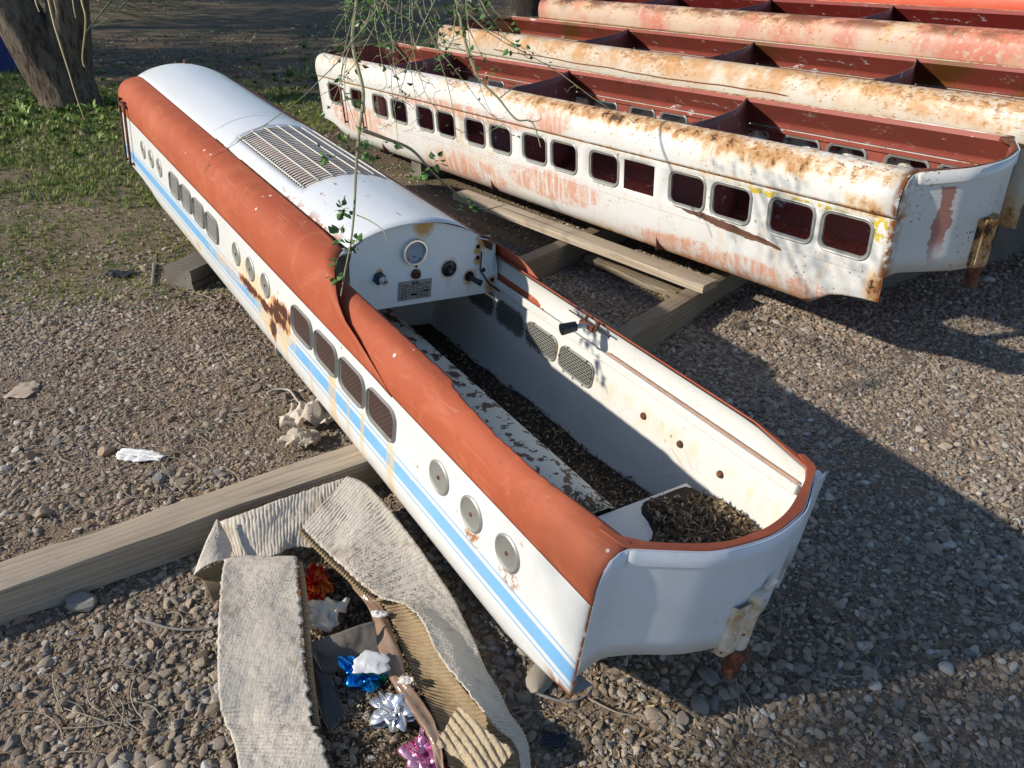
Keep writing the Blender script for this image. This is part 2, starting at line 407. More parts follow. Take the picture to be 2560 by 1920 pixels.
def ring(cx, cz, w, h, r, wd, dep, y, outdir=-1, back=.012, both=False):
    """window trim: rounded rectangle; y of the sheet, outdir -1 = towards small y"""
    prof = [(wd, -.001), (wd*.95, dep*.7), (wd*.75, dep), (wd*.45, dep*.75), (wd*.35, dep*.35), (wd*.1, dep*.30), (0, 0), (0, -back)]
    P = []
    for q in range(len(rr_path(w, h, r))):
        row = []
        for (o, d) in prof:
            p = rr_path(w+2*o, h+2*o, max(r+o, .004))[q]
            row.append(L(cx+p[0], y+outdir*d, cz+p[1]))
        row.append(row[0]); P.append(row)
    return MB().grid(P, closeu=True)
def rr_plate(cx, cz, w, h, r, y):
    pts = rr_path(w, h, r); return MB().poly([L(cx+a, y, cz+b) for a, b in pts])
def rnd_disc(cx, cz, y, r, out=-1):
    c = L(cx, y, cz); ax = (0, -out, 0)
    return c, ax
# world matrices of the cars (pose measured from the photo)
def pose(loc, cols, s=1.):
    mm = Matrix(((cols[0][0], cols[0][1], cols[0][2], loc[0]), (cols[1][0], cols[1][1], cols[1][2], loc[1]), (cols[2][0], cols[2][1], cols[2][2], loc[2]), (0, 0, 0, 1)))
    return mm @ Matrix.Scale(s, 4)
P_LOCO = pose((0.18474, 1.15747, 0.47557), ((-0.57709, -0.81163, 0.09065), (0.8158, -0.57805, 0.01794), (0.03784, 0.08431, 0.99572)), 1)
P_C1 = pose((1.4161, 2.82606, 0.7958), ((-0.6108, -0.78836, -0.07349), (0.79049, -0.61247, 0.00016), (-0.04514, -0.058, 0.9973)), 1.17)
P_C2 = pose((2.12765, 3.28282, 0.95856), ((-0.56859, -0.81833, -0.08385), (0.82156, -0.57007, -0.00743), (-0.04172, -0.07311, 0.99645)), 1.17)
P_C3 = pose((2.94214, 3.73034, 1.16621), ((-0.55422, -0.82753, -0.08966), (0.83139, -0.55556, -0.01153), (-0.04027, -0.08093, 0.99591)), 1.17)
P_C4 = pose((3.75128, 4.21831, 1.3548), ((-0.55422, -0.82753, -0.08966), (0.83139, -0.55556, -0.01153), (-0.04027, -0.08093, 0.99591)), 1.17)

# ------------------------------------------------------------------ the white, orange and blue locomotive shell
HOOD = [(0, 0), (-.006, -.05), (-.008, -.09), (-.004, -.125), (.008, -.158), (.030, -.186), (.062, -.205), (.098, -.216), (.120, -.221)]
def hood_front(z): return interp(-z, [0, .04, .07, .09, .108, .142, .18, .20, .222], [.92, 1.0, 1.08, 1.14, 1.22, 1.29, 1.36, 1.43, 1.52])
def nose(x):            # far end rounding: 1 -> 0
    if x < 4.38: return 1.
    t = min(1, (x-4.38)/.36); return math.sqrt(max(0, 1-t*t))
def nose_in(x):
    if x < 4.6: return 0
    t = min(1, (x-4.6)/.14); return (1-math.sqrt(max(0, 1-t*t)))*.10
def noz(z, x):
    e = nose(x); return z*(e**.55*.62+.38) if x > 4.38 else z
M_tray = simple('tray_rust', (.20, .12, .08), .85, 0, .6, 22)
def build_loco():
    root = empty('miniature_train_locomotive', P_LOCO)
    tagit(root, 'white miniature train locomotive shell with orange shoulders and blue stripes beside the rusty coaches', 'train car', 'miniature train car shells lying in rows')
    def zb(x): return interp(x, [0, .06, .14, .19, .25, .31, 3.80, 3.86, 3.97, 4.2, 4.62, 4.66, 4.75], [.288, .303, .325, .338, .378, .415, .43, .40, .318, .303, .300, .38, .40])
    xs = list(np.arange(0, 4.60, .05))+[.03, .06, .14, .19, .25, .31, 3.86, 3.97, 4.6, 4.64, 4.67, 4.70, 4.72, 4.735, 4.74]
    def bend(g, right):
        v2 = []
        for (x, y, z) in g.v:
            yy = -y; k = nose_in(x); yy = yy+k if yy < W/2 else yy-k; v2.append((x, -yy, z))
        g.v = v2; return g
    side = bend(side_panel(xs, zb), 0).build('side_panel', M_side, root, solid=.003)
    side['label'] = 'sunlit side panel with blue stripes, mesh windows and round covers'
    bend(side_panel(xs, zb, right=True), 1).build('side_panel', M_front, root, solid=.003)
    # round covers with a screw
    for (x, z) in ((.2975, .0905), (.4625, .093), (.629, .090), (2.0, .093), (2.18, .095), (2.36, .097), (3.665, .092), (3.85, .094), (4.04, .094)):
        g = MB().lathe(*rnd_disc(x, z, 0, .05), [(.0, -.001), (.046, -.001), (.0505, .001), (.051, .005), (.046, .0075), (.0405, .0055), (.038, .0045), (.012, .0050), (.0, .0055)], 36)
        d = g.build('round_cover', M_alu, root, smooth=35)
        MB().lathe(L(x, -.0052, z), (0, 1, 0), [(.0065, 0), (.006, .002), (.003, .003), (0, .003)], 12).build('screw', M_rust, d)
    for i, x in enumerate((.98, 1.19, 1.40, 1.615, 2.70, 2.915, 3.13, 3.35)):
        near = i < 4; wd = .175 if near else .165; hh = .104 if near else .102; zc = .094 if near else .098
        f_ = ring(x, zc, wd-.004, hh-.004, .028, .010, .012, 0, -1, back=.0).build('window_frame', M_frame, root)
        rr_plate(x, zc, wd, hh, .026, -.0028).build('mesh_screen', M_mesh_rust if near else M_mesh_far, f_, smooth=0)
    # orange shoulders: hood part and cockpit rim part
    for right in (False, True):
        n = 9; P = []
        for k in range(0, 34):
            row = []
            for (y, z) in [tuple(v)[:2] for v in crom([(a, b, 0) for a, b in HOOD], 2)]:
                x0 = hood_front(z); t = k/33; x = x0+(4.745-x0)*(t if t < .75 else .75+(1-(1-(t-.75)/.25)**2)*.25)
                flare = max(0, 1-(x-x0)/.25)**2*(.004+.010*min(1, max(0, -z/.2)))
                yy = y-flare+nose_in(x); zz = noz(z, x)
                if x > 4.38: yy = y+(1-nose(x)**.6)*.05+nose_in(x)*.6
                row.append(L(x, (W-yy) if right else yy, zz))
            P.append(row)
        MB().grid(P, flip=right).build('hood_shoulder', M_or, root, solid=.003, offset=-1)
        xr = sorted(list(np.arange(0, 1.56, .02)))
        def prof(x):
            if right:
                k = float(np.interp(x, [0, .03, .22], [0, .1, 1.])); return [(lerp(p[0], q[0], k), lerp(p[1], q[1], k)) for p, q in zip(RIM, RIMN)]
            lim = float(np.interp(x, [0, .28, .45, .66, .70, .73], [.078, .046, .043, .056, .064, .078]))
            if .22 < x < 1.15: lim += .005*mn0((x*31, 1, 2))+.004*mn0((x*90, 3, 1))
            a_ = [p[0] for p in RIM[3:]]; b_ = [p[1] for p in RIM[3:]]; e_ = np.linspace(.003, max(.03, lim), 5)
            return RIM[:3]+[(float(q), float(np.interp(q, a_, b_))) for q in e_]
        MB().grid([[L(x, (W-(y-.0015)) if right else y-.0015, z-.0015) for (y, z) in
                    [tuple(v)[:2] for v in crom([(a, b, 0) for a, b in prof(x)], 2)]] for x in xr], flip=right).build('cockpit_rim', M_or, root, solid=.003, offset=-1)
        # inner skin of the cockpit
        MB().grid([[L(x, (W-(y+.004)) if right else y+.004, z+.004) for (y, z) in prof(x)[::-1]]+[L(x, (W-(y_+.006)) if right else y_+.006, min(z, zb(x)-.006)) for (y_, z) in ((0, .1), (0, .2), (0, .27), (.01, .33), (.03, .38), (.06, .405))]
                   for x in np.arange(0.0, 1.95, .05)], flip=not right).build('inner_panel', M_inner, root)
        yj = .010 if not right else W-.016
        g = MB(); g.box(L(.78, yj, -.030), (1.47, .012, .030)); st = g.build('joint_strip', M_inner, root, bevel=.003)
        g = MB(); g.box(L(.44, yj+(.004 if right else -.004), -.050), (.78, .005, .006)); g.build('sealing_strip', simple('brown_seal' if right else 'brown_seal_left', (.40, .24, .17), .8, 0, .4, 50), root)
    # front bow, rim and folded band
    bow_sheet(0).build('front_panel', M_front, root, solid=.003)
    bow_sheet(0, off=.006).build('front_inner_panel', M_inner, root)
    band_sheet(0).build('folded_band', M_front, root, solid=.002)
    def resamp(P, n):
        P = crom([(a, b, 0) for a, b in P], 6); d = np.cumsum([0]+[(P[i+1]-P[i]).length for i in range(len(P)-1)]); t = np.linspace(0, d[-1], n)
        return list(zip(np.interp(t, d, [p.x for p in P]), np.interp(t, d, [p.y for p in P])))
    segs = (([(.07, .045), (.05, .048), (.006, .055), (-.004, .064), (-.03, .107)], [(.08, .061), (.06, .062), (.035, .067), (.012, .088), (-.007, .1056)], 14),
            ([(-.03, .107), (-.0625, .164), (-.09, .217), (-.104, .2725), (-.115, .35), (-.115, .41), (-.104, .472), (-.09, .53), (-.03, .645)], [(-.007, .1056), (-.0495, .177), (-.0858, .2626), (-.0955, .3445), (-.0955, .4026), (-.079, .4865), (-.0359, .5935), (-.015, .64)], 40),
            ([(-.03, .645), (-.006, .69), (.004, .703), (.03, .714), (.05, .720)], [(-.015, .64), (.0164, .6823), (.035, .694), (.05, .702), (.06, .708)], 14))
    P = []
    for o_, i_, n_ in segs:
        for (a, b), (c, d) in zip(resamp(o_, n_), resamp(i_, n_)): P.append([L(a-.001, b, -.141), L(a+.0005, b, -.146), L(c, d, -.1465), L(c+.001, d, -.135)])
    MB().grid(P, flip=True).build('front_rim', M_or, root)
    g = MB(); P = [[L(-.003, W+.004-a, zz) for a in (0, .045)] for zz in (-.115, -.1, .0, .1, .20)]
    g.grid(P); g.build('corner_flange', M_front, root, solid=.003)
    g = MB(); g.poly([L(.03, W-.004, .20), L(.03, W-.045, .20), L(.04, W-.045, .32), L(.04, W-.012, .325)]); g.build('hanging_plate', M_bench, root, solid=.003)
    # roof: rear part, raised engine hood part with an opening, far end rounding
    def roofz(y, x, lift=0):
        u = (y-.12)/(W-.24); zz = -.219-(.085*(1-(2*u-1)**2)**.85)-lift
        return noz(zz, x)
    ys = [.12, .135, .155, .175, .21, .25, .29, .33, .373, .417, .457, .497, .531, .56, .585, .61, .63]
    def roof(x0s, lift, x0f=None, hole=None):
        P = []
        for x in x0s:
            row = []
            for y in ys:
                xx = x
                if x0f and x == x0s[0]: xx = x0f(y)
                k = (1-nose(xx)**.6)*.05+nose_in(xx)*.6 if xx > 4.38 else 0
                row.append(L(xx, lerp(y, W/2, k*2.2), roofz(y, xx, lift)))
            P.append(row)
        def skip(i, j): return hole and hole[0] <= (x0s[i]+x0s[i+1])/2 <= hole[1] and .175 <= (ys[j]+ys[j+1])/2 <= .531
        return MB().grid(P, skip=skip)
    rx = list(np.arange(3.0, 4.4, .07))+[4.4+.34*(1-(1-t)**2) for t in np.linspace(0, 1, 14)]
    rr = roof(rx, 0); rear = rr.build('rear_roof_panel', M_roof, root, solid=.003)
    fx = [1.46]+list(np.arange(1.53, 2.05, .06))+[2.052]+list(np.arange(2.12, 2.83, .06))+[2.832, 2.9, 2.97, 3.03, 3.06, 3.08]
    rf = roof(fx, .007, x0f=lambda y: 1.50-.035*(1-abs(2*(y-.12)/(W-.24)-1)), hole=(2.052, 2.832))
    rf.build('engine_roof_panel', M_roof, root, solid=.004)
    # side lips of the roof at the cockpit end
    for yy in (.118, W-.118):
        s = 1 if yy > W/2 else -1
        g = MB().grid([[L(x, yy+s*.002, -.222), L(x, yy+s*.045, -.210), L(x, yy+s*.078, -.19+.02*(x-1.49)), L(x, yy+s*.085, -.09)] for x in (1.488, 1.505, 1.53)])
        g.build('roof_lip', M_front, root, solid=.003)
    # grille
    gr = MB()
    for k in range(32):
        x = 2.06+k*(.765/31)
        gr.grid([[L(x+d, y, roofz(y, x, .010)) for y in ys[3:13]] for d in (-.0030, .0030)])
    M_gr = rusty('grille_paint', (.72, .72, .70), .05, [(2.25, .3, .30, .2, .35)], dirt=.2, streak=.2, rough=.4)
    gl = gr.build('grille', M_gr, root, solid=.002)
    g2 = MB()
    for y in (.177, .236, .295, .354, .413, .472, .529):
        g2.grid([[L(x, y+d, roofz(y, x, .016)) for x in np.linspace(2.052, 2.832, 10)] for d in (-.003, .003)])
    g2.build('grille_bar', simple('grille_bar_paint', (.66, .62, .54), .5, 0, .25, 50), gl, solid=.004)
    g = MB(); g.grid([[L(x, y, roofz(y, x)+.014) for y in ys[2:14]] for x in np.linspace(2.0, 2.88, 6)])
    g.build('rusty_tray', M_tray, root)
    g = MB(); g.tube([L(4.62, .41, -.268), L(4.62, .41, -.305)], [.014, .011], 10); g.build('roof_stud', M_rust, root)
    for dx, dy in ((.05, -.02), (.03, .07)):
        g = MB(); g.box(L(4.55+dx, .37+dy, -.286), (.03, .012, .004)); g.build('screw_head', M_rust, root)
    # dashboard
    Y = [.02, .05, .09, .125, .122, .121, .128, .145, .18, .23, .27, .32, .373, .425, .475, .52, .567, .605, .632, .690, .716, .735, .745, .752]
    Z = [.012, -.04, -.08, -.105, -.14, -.175, -.212, -.236, -.262, -.278, -.288, -.296, -.300, -.297, -.289, -.278, -.262, -.245, -.232, -.222, -.16, -.10, -.05, .012]
    g = MB(); g.poly([L(1.5, y, z) for y, z in zip(Y, Z)]); dash = g.build('dashboard', M_dash, root, smooth=0, solid=.004)
    def dd(y, z, prof, n=28): return MB().lathe(L(1.497, y, z), (-1, 0, 0), prof, n)
    ga = dd(.3655, -.1955, [(.038, 0), (.049, .0), (.050, .010), (.047, .016), (.041, .016), (.038, .010), (.037, .004)], 40).build('gauge_rim', M_chrome, dash)
    dd(.3655, -.1955, [(.037, .0055), (.0, .0055)], 40).build('gauge_face', M_glass, ga)
    for (dy, dz, q) in ((0, .018, .006), (-.022, .026, .0028), (.020, .026, .0028)): MB().box(L(1.4925, .3655+dy, -.1955+dz), (.002, q*2, .005)).build('gauge_mark', M_black, ga, smooth=0)
    for k in range(7):
        a = math.radians(-55+k*18); MB().box(L(1.4925, .3655+.022*math.sin(a), -.1955-.020*math.cos(a)), (.002, .0012, .005)).build('gauge_mark', M_black, ga, smooth=0)
    g = dd(.233, -.110, [(.025, 0), (.025, .007), (.022, .010)], 6); k_ = g.build('key_switch', simple('dark_blue_plate', (.02, .035, .06), .4, 0, .2), dash, smooth=20)
    MB().lathe(L(1.487, .238, -.108), (-1, -.12, 0), [(.014, 0), (.0135, .022), (.011, .025), (0, .025)], 20).build('key_barrel', M_chrome, k_)
    g = MB(); g.box(L(1.4605, .241, -.108), (.003, .012, .0025)); g.build('key_slot', M_dark, k_)
    dd(.379, -.108, [(.019, 0), (.020, .003), (.018, .004), (.012, .006), (.012, .018), (.008, .02), (.006, .016), (0, .014)]).build('push_button', M_rust, dash)
    dd(.379, -.137, [(.005, 0), (.0045, .002), (0, .003)], 10).build('bolt', M_dark, dash)
    dd(.518, -.112, [(.030, 0), (.031, .003), (.028, .006), (.017, .008), (.016, .020), (.012, .022), (.011, .018), (0, .016)]).build('push_button', M_black, dash)
    dd(.610, -.070, [(.018, 0), (.020, .002), (0, .0025)]).build('hole', M_dark, dash)
    g = MB(); g.tube([L(1.495, .613, -.068), L(1.47, .628, -.058), L(1.452, .640, -.055)], [.009, .010, .013], 12); g.build('knob', M_black, dash)
    for y, z in ((.637, -.186), (.641, -.141), (.673, -.088), (.719, -.042)):
        dd(y, z, [(.0085, 0), (.008, .003), (.005, .005), (0, .0055)], 10).build('bolt', M_dark, dash)
    pl = MB(); pl.box(L(1.4945, .3795, -.047), (.003, .133, .074)); pl = pl.build('data_plate', simple('etched_plate', (.26, .27, .28), .45, .6, .35, 70), dash)
    g = MB(); rr_ = random.Random(3)
    g.box(L(1.4925, .378, -.076), (.001, .030, .005))
    for r_, z in enumerate((-.069, -.063, -.057, -.050, -.041, -.033, -.026, -.019)):
        y = .322
        while y < .435:
            l_ = rr_.uniform(.004, .016)
            if rr_.random() < .85: g.box(L(1.4925, min(y+l_/2, .437), z), (.001, min(l_, .012), .0022 if r_ else .003))
            y += l_+rr_.uniform(.002, .006)
    g.box(L(1.4925, .375, -.030), (.001, .024, .006)); g.box(L(1.4925, .425, -.040), (.001, .022, .006))
    g.build('etched_lines', M_dark, pl, smooth=0)
    # bracket plate at the right end of the dashboard
    g = MB(); g.poly([L(1.494, .640, -.232), L(1.494, .700, -.215), L(1.494, .698, -.165), L(1.494, .672, -.178)]); g.build('corner_bracket', M_rust, dash, smooth=0, solid=.004)
    g = MB(); g.tube([L(1.49, .650, -.165), L(1.49, .655, -.09), L(1.485, .70, -.03), L(1.47, .742, .0)], .003, 5); g.build('seam_gap', M_dark, dash)
    # cockpit inside: floor, bench, seat shelf, bulkhead
    g = MB(); g.box(L(1.14, W/2, .380), (1.62, W-.11, .006)); g.build('floor', M_bench, root)
    P = [[L(x, y, z) for (y, z) in ((.20, .40), (.20, .20), (.212, .172), (.24, .160), (.41, .160), (.44, .172), (.450, .20), (.450, .40))] for x in np.linspace(.38, 2.0, 12)]
    g = MB().grid(P); g.build('centre_box', M_bench, root)
    bi = [(bx+.012, by) for bx, by in BOWD if .02 < by < W-.02]
    g = MB().grid([[L(x, y, .170), L(.37, y, .170), L(.372, y, .176), L(.372, y, .37)] for x, y in bi]); g.build('seat_shelf', M_inner, root, solid=.004)
    g = MB(); g.box(L(1.96, W/2, .12), (.006, W-.03, .56)); g.build('bulkhead', M_inner, root)
    g = MB().tube([L(1.05, .262, .145), L(.99, .255, .15), L(.96, .25, .146)], .012, 7); g.tube([L(1.06, .262, .158), L(1.06, .262, .130)], .02, 8); g.build('valve', M_rust, root)
    # inner mesh windows on the far wall
    for x in (.967, 1.175, 1.38, 1.59):
        f_ = ring(x, .076, .172, .078, .022, .010, .006, W-.007, -1, back=0).build('inner_window_frame', M_frame, root)
        rr_plate(x, .076, .172, .078, .02, W-.0105).build('mesh_screen', M_mesh_in, f_, smooth=0)
        for (dx, dz) in ((-.055, -.047), (.055, -.047), (-.094, 0), (.094, 0), (-.055, .047), (.055, .047), (0, .047)): MB().tube([L(x+dx*.98, W-.006, .076+dz), L(x+dx*.98, W-.014, .076+dz)], .004, 6).build('screw', M_rust, f_)
    for (x, z) in ((.616, .076), (.449, .080), (.2835, .082)):
        MB().lathe(L(x, W-.006, z), (0, 1, 0), [(.012, 0), (.011, .006), (.006, .009), (0, .01)], 12).build('rivet', M_rust, root)
    # lever in its slot on the far rim
    g = MB(); g.box(L(.92, W-.028, -.118), (.21, .012, .004), Matrix.Rotation(math.radians(35), 3, 'X')); sl = g.build('slot', M_dark, root)
    g = MB().tube([L(.90, W-.035, -.118), L(.895, W-.075, -.128), L(.905, W-.105, -.125)], [.010, .009, .008], 8); lv = g.build('lever', M_alu, root)
    MB().tube([L(.905, W-.100, -.126), L(.915, W-.150, -.118)], [.017, .020], 14).build('lever_grip', M_black, lv)
    g = MB().tube([L(.87, W-.05, -.122), L(.93, W-.055, -.125)], .012, 8); g.tube([L(.86, W-.04, -.150), L(.87, W-.05, -.11)], .006, 6); g.tube([L(.92, W-.04, -.150), L(.93, W-.05, -.11)], .006, 6); g.build('hinge', M_rust, lv)
    # handrails near the far end
    for x in (4.475, 4.355):
        g = MB().tube([L(x, -.022, -.105), L(x+.005, -.022, .27)], .008, 8)
        for z in (-.095, .262): g.tube([L(x, -.022, z), L(x, .004, z)], .007, 6); g.box(L(x, -.004, z), (.035, .006, .014))
        g.build('handrail', M_rust, root)
    g = MB(); g.box(L(4.41, -.020, -.075), (.16, .012, .018)); g.build('handrail_crossbar', M_rust, root)
    # coupling post on the bow
    g = MB(); c = W/2+.015
    g.grid([[L(x, c+dy, z) for (x, dy) in ((-.108, -.060), (-.124, -.057), (-.131, -.050), (-.132, -.012), (-.122, -.004))] for z in (.050, .058, .09, .13, .17, .205)])
    g.build('post_bracket', M_weld, root, solid=.004)
    for z in (.075, .125, .185): MB().lathe(L(-.131, c-.036, z), (-1, 0, 0), [(.011, 0), (.009, .005), (0, .007)], 10).build('rivet', M_weld, root)
    MB().lathe(L(-.124, c+.010, .03), (0, 0, -1), [(0, 0), (.014, .0), (.019, .004), (.020, .05), (.020, .17), (.018, .178), (0, .178)], 18).build('post_sleeve', M_weld, root)
    c += .012
    g = MB().lathe(L(-.128, c, .205), (0, 0, -1), [(.012, -.01), (.0215, 0), (.030, .002), (.031, .022), (.024, .026), (.0225, .028), (.0215, .09), (.019, .095), (0, .095)], 18); g.build('coupling_post', M_rust, root)
    g = MB().tube([L(-.118, c+.03, .045), L(-.128, c+.052, .01)], .009, 7); g.build('bent_pin', M_weld, root)
    return root
LOCO = build_loco()

# ------------------------------------------------------------------ rusty coaches
WINS = [(.058, .266), (.277, .485), (.55, .756), (.772, .98), (1.049, 1.25), (1.272, 1.467), (1.552, 1.746), (1.778, 1.972), (2.066, 2.261), (2.30, 2.499), (2.60, 2.79), (2.825, 3.018), (3.135, 3.33), (3.38, 3.575), (3.70, 3.89), (4.05, 4.243)]
WINS = [((a+b)/2, .182) for a, b in WINS]
LC = 4.40
def rust_inner(name, base, extra=None):
    a = Mat(name); n = a.noise(2.5, 5, .6); n2 = a.noise(18, 6, .7, stretch=(.5, 1, 1))
    c = a.mix(n, tuple(q*.75 for q in base), tuple(q*1.25 for q in base))
    c = a.mix(a.mul(a.ss(n2, .60, .63), a.ss(n, .45, .6)), c, (.62, .58, .56))
    c = a.mix(a.mul(a.ss(a.noise(12, 5), .56, .7), .6), c, (.20, .07, .03))
    c = a.mix(a.mul(a.ss(a.noise(7, 7, .75, stretch=(.6, 1, 1), off=5.), .48, .66), .45), c, (.10, .045, .035))
    c = a.mix(a.mul(a.ss(a.noise(44, 5, .8, off=2.), .62, .70), a.ss(a.noise(3, 3, off=8.), .45, .6)), c, (.55, .50, .48))
    if extra: c = extra(a, c)
    return a.out(c, .55, a.bump(n2, .3, .003), spec=.3)
M_in1 = rust_inner('maroon_paint', (.27, .065, .045))
M_in2 = rust_inner('dark_red_paint', (.24, .05, .035), lambda a, c: a.mix(a.mul(a.ss(a.noise(1.7, 5, .6, off=4.), .50, .62), a.ss(a.xyz()[2], -.02, .02)), c, (.14, .055, .012)))
M_in3 = rust_inner('deep_red_paint', (.20, .022, .018))
M_div = rust_inner('divider_paint', (.19, .08, .075))
def zb_end(y): return interp(min(y, W-y), [0, .08, .2, .375], [.200, .196, .205, .225])
def coach(P, label, shell, inner, div, xdiv, near=True, handrail=False, nwin=16, gsel=None, post=True, holes=True, upp=None):
    root = empty('miniature_train_coach', P)
    tagit(root, label, 'train car', 'miniature train car shells lying in rows')
    def zb(x):
        x = min(x, LC-x); return interp(x, [0, .06, .14, .19, .25, .32, .4], [.292, .295, .308, .325, .372, .420, .43])
    xs = [.1, .17, .22, .28, LC-.1, LC-.22]+list(np.arange(0, LC, .08))+[.03, .06, .14, .19, .25, .32, LC-.32, LC-.25, LC-.19, LC-.14, LC-.06, LC]
    for right in (False, True):
        dz = -.016 if right else 0.
        hs = [(c-wd/2, c+wd/2, .027+dz, .155+dz) for c, wd in WINS] if holes else []
        side_panel(xs, zb, hs, right).build('side_panel', shell, root, solid=.002, offset=0)
        side_panel(xs, lambda x: min(zb(x), .40), hs, right, off=.005).build('inner_side_panel', inner, root)
        xr = list(np.arange(0, LC+.01, .1))
        prof = [tuple(v)[:2] for v in crom([(a, b, 0) for a, b in RIM], 2)]
        g = MB().grid([[L(x, (W-(y-.003)) if right else y-.003, z-.002) for y, z in prof] for x in xr], flip=right)
        sh = g.build('roof_shoulder', upp or shell, root, solid=.003, offset=-1)
        g = MB().grid([[L(x, (W-(y+.006)) if right else y+.006, z+.006) for y, z in ((.072, -.151), (.080, -.134), (.006, -.052), (.0, -.044), (.0, -.024))] for x in xr], flip=not right)
        g.build('inner_shoulder', inner, root)
        g = MB(); g.box(L(LC/2, W-.012 if right else .012, -.004), (LC-.12, .006, .016)); g.build('joint_strip', inner, root)
        if not holes: continue
        for i, (c, wd) in enumerate(WINS):
            if i == 4 and not right and gsel == 1: continue
            fr = ring(c, .091+dz, wd-.010, .120, .026, .015, .006, 0 if not right else W, -1 if not right else 1, back=.004)
            f_ = fr.build('window_frame', M_frame, root)
            ring(c, .091+dz, wd-.012, .118, .024, .014, .006, .006 if not right else W-.006, 1 if not right else -1, back=.004).build('inner_window_frame', M_frame, f_)
    for x0, s in ((0, 1), (LC, -1)):
        bow_sheet(x0, s, bot=zb_end).build('end_panel', shell, root, solid=.003)
        bow_sheet(x0, s, off=.006, bot=zb_end).build('inner_end_panel', inner, root)
        band_sheet(x0, s).build('folded_band', shell, root, solid=.002)
        rim_ring(x0, s, wd=.008).build('end_rim', M_rust, root)
    for xd in xdiv:
        pts = dense([(xd+q-1.17, y) for q, y in ((1.172, .741), (1.168, .715), (1.155, .685), (1.125, .635), (1.061, .518), (1.018, .418), (.987, .288), (.978, .201), (.99, .125), (1.01, .06), (1.04, .010))], 4)
        g = MB().grid([[L(x, y, z) for z in (ztop(y), -.10, .0, .1, .2, .30, .39)] for x, y in pts])
        g.build('divider', div, root, solid=.004)
    g = MB(); g.box(L(LC/2, W/2, .385), (LC-.62, W-.11, .006)); g.build('floor', inner, root)
    if handrail:
        for x in (4.00, 3.72):
            g = MB().tube([L(x, -.02, .03), L(x, -.02, .27)], .006, 7)
            for z in (.04, .26): g.tube([L(x, -.02, z), L(x, .003, z)], .006, 6)
            g.build('handrail', M_rust, root)
    if post:
        c = W/2
        P_ = [[L(x, c+dy, z) for (x, dy) in ((-.108, -.055), (-.135, -.045), (-.148, -.015), (-.148, .015), (-.135, .04), (-.108, .045))] for z in (.045, .055, .12, .19, .215)]
        MB().grid(P_).poly(P_[0]).build('post_bracket', M_pb, root, solid=.003)
        MB().lathe(L(-.120, c, .20), (0, 0, -1), [(.019, -.14), (.022, -.13), (.022, .09), (.019, .095), (0, .095)], 16).build('coupling_post', M_rust, root)
    return root
M_pb = rusty('bracket_rust_paint', (.55, .50, .42), .30, None, dirt=.3, streak=.5, rough=.6)
def flecks(a, col, low, top):
    X, Y, Z = a.xyz(); ph = a.math('ADD', low, a.mul(a.ss(Z, .03, .13), top))
    f = a.math('ADD', a.noise(46, 7, .8, stretch=(.7, 1, 1.2)), a.mul(ph, a.ss(a.noise(3.3, 4, .6, off=9.), .35, .6)))
    col = a.mix(a.mul(a.ss(f, .62, .72), .7), col, (.46, .25, .09)); col = a.mix(a.mul(a.ss(f, .70, .76), .9), col, a.mix(a.noise(90, 3), (.10, .035, .015), (.24, .09, .03)))
    v = a.vor(48); tn = a.noise(3.7, 3, .6, off=15.)
    pin = a.mul(a.math('SUBTRACT', 1., a.ss(v, a.math('MULTIPLY', tn, .16), a.math('MULTIPLY', tn, .30))), a.ss(tn, .50, .60)); hal = a.mul(a.math('SUBTRACT', 1., a.ss(v, .10, .38)), a.ss(tn, .50, .60))
    col = a.mix(a.mul(hal, .35), col, (.55, .30, .11)); col = a.mix(a.mul(pin, .9), col, (.07, .03, .018))
    sc = a.noise(20, 6, .7, stretch=(.25, 1, 1.6), off=13.); return a.mix(a.mul(a.ss(a.math('ADD', sc, a.mul(ph, .25)), .70, .72), .9), col, (.12, .05, .03))
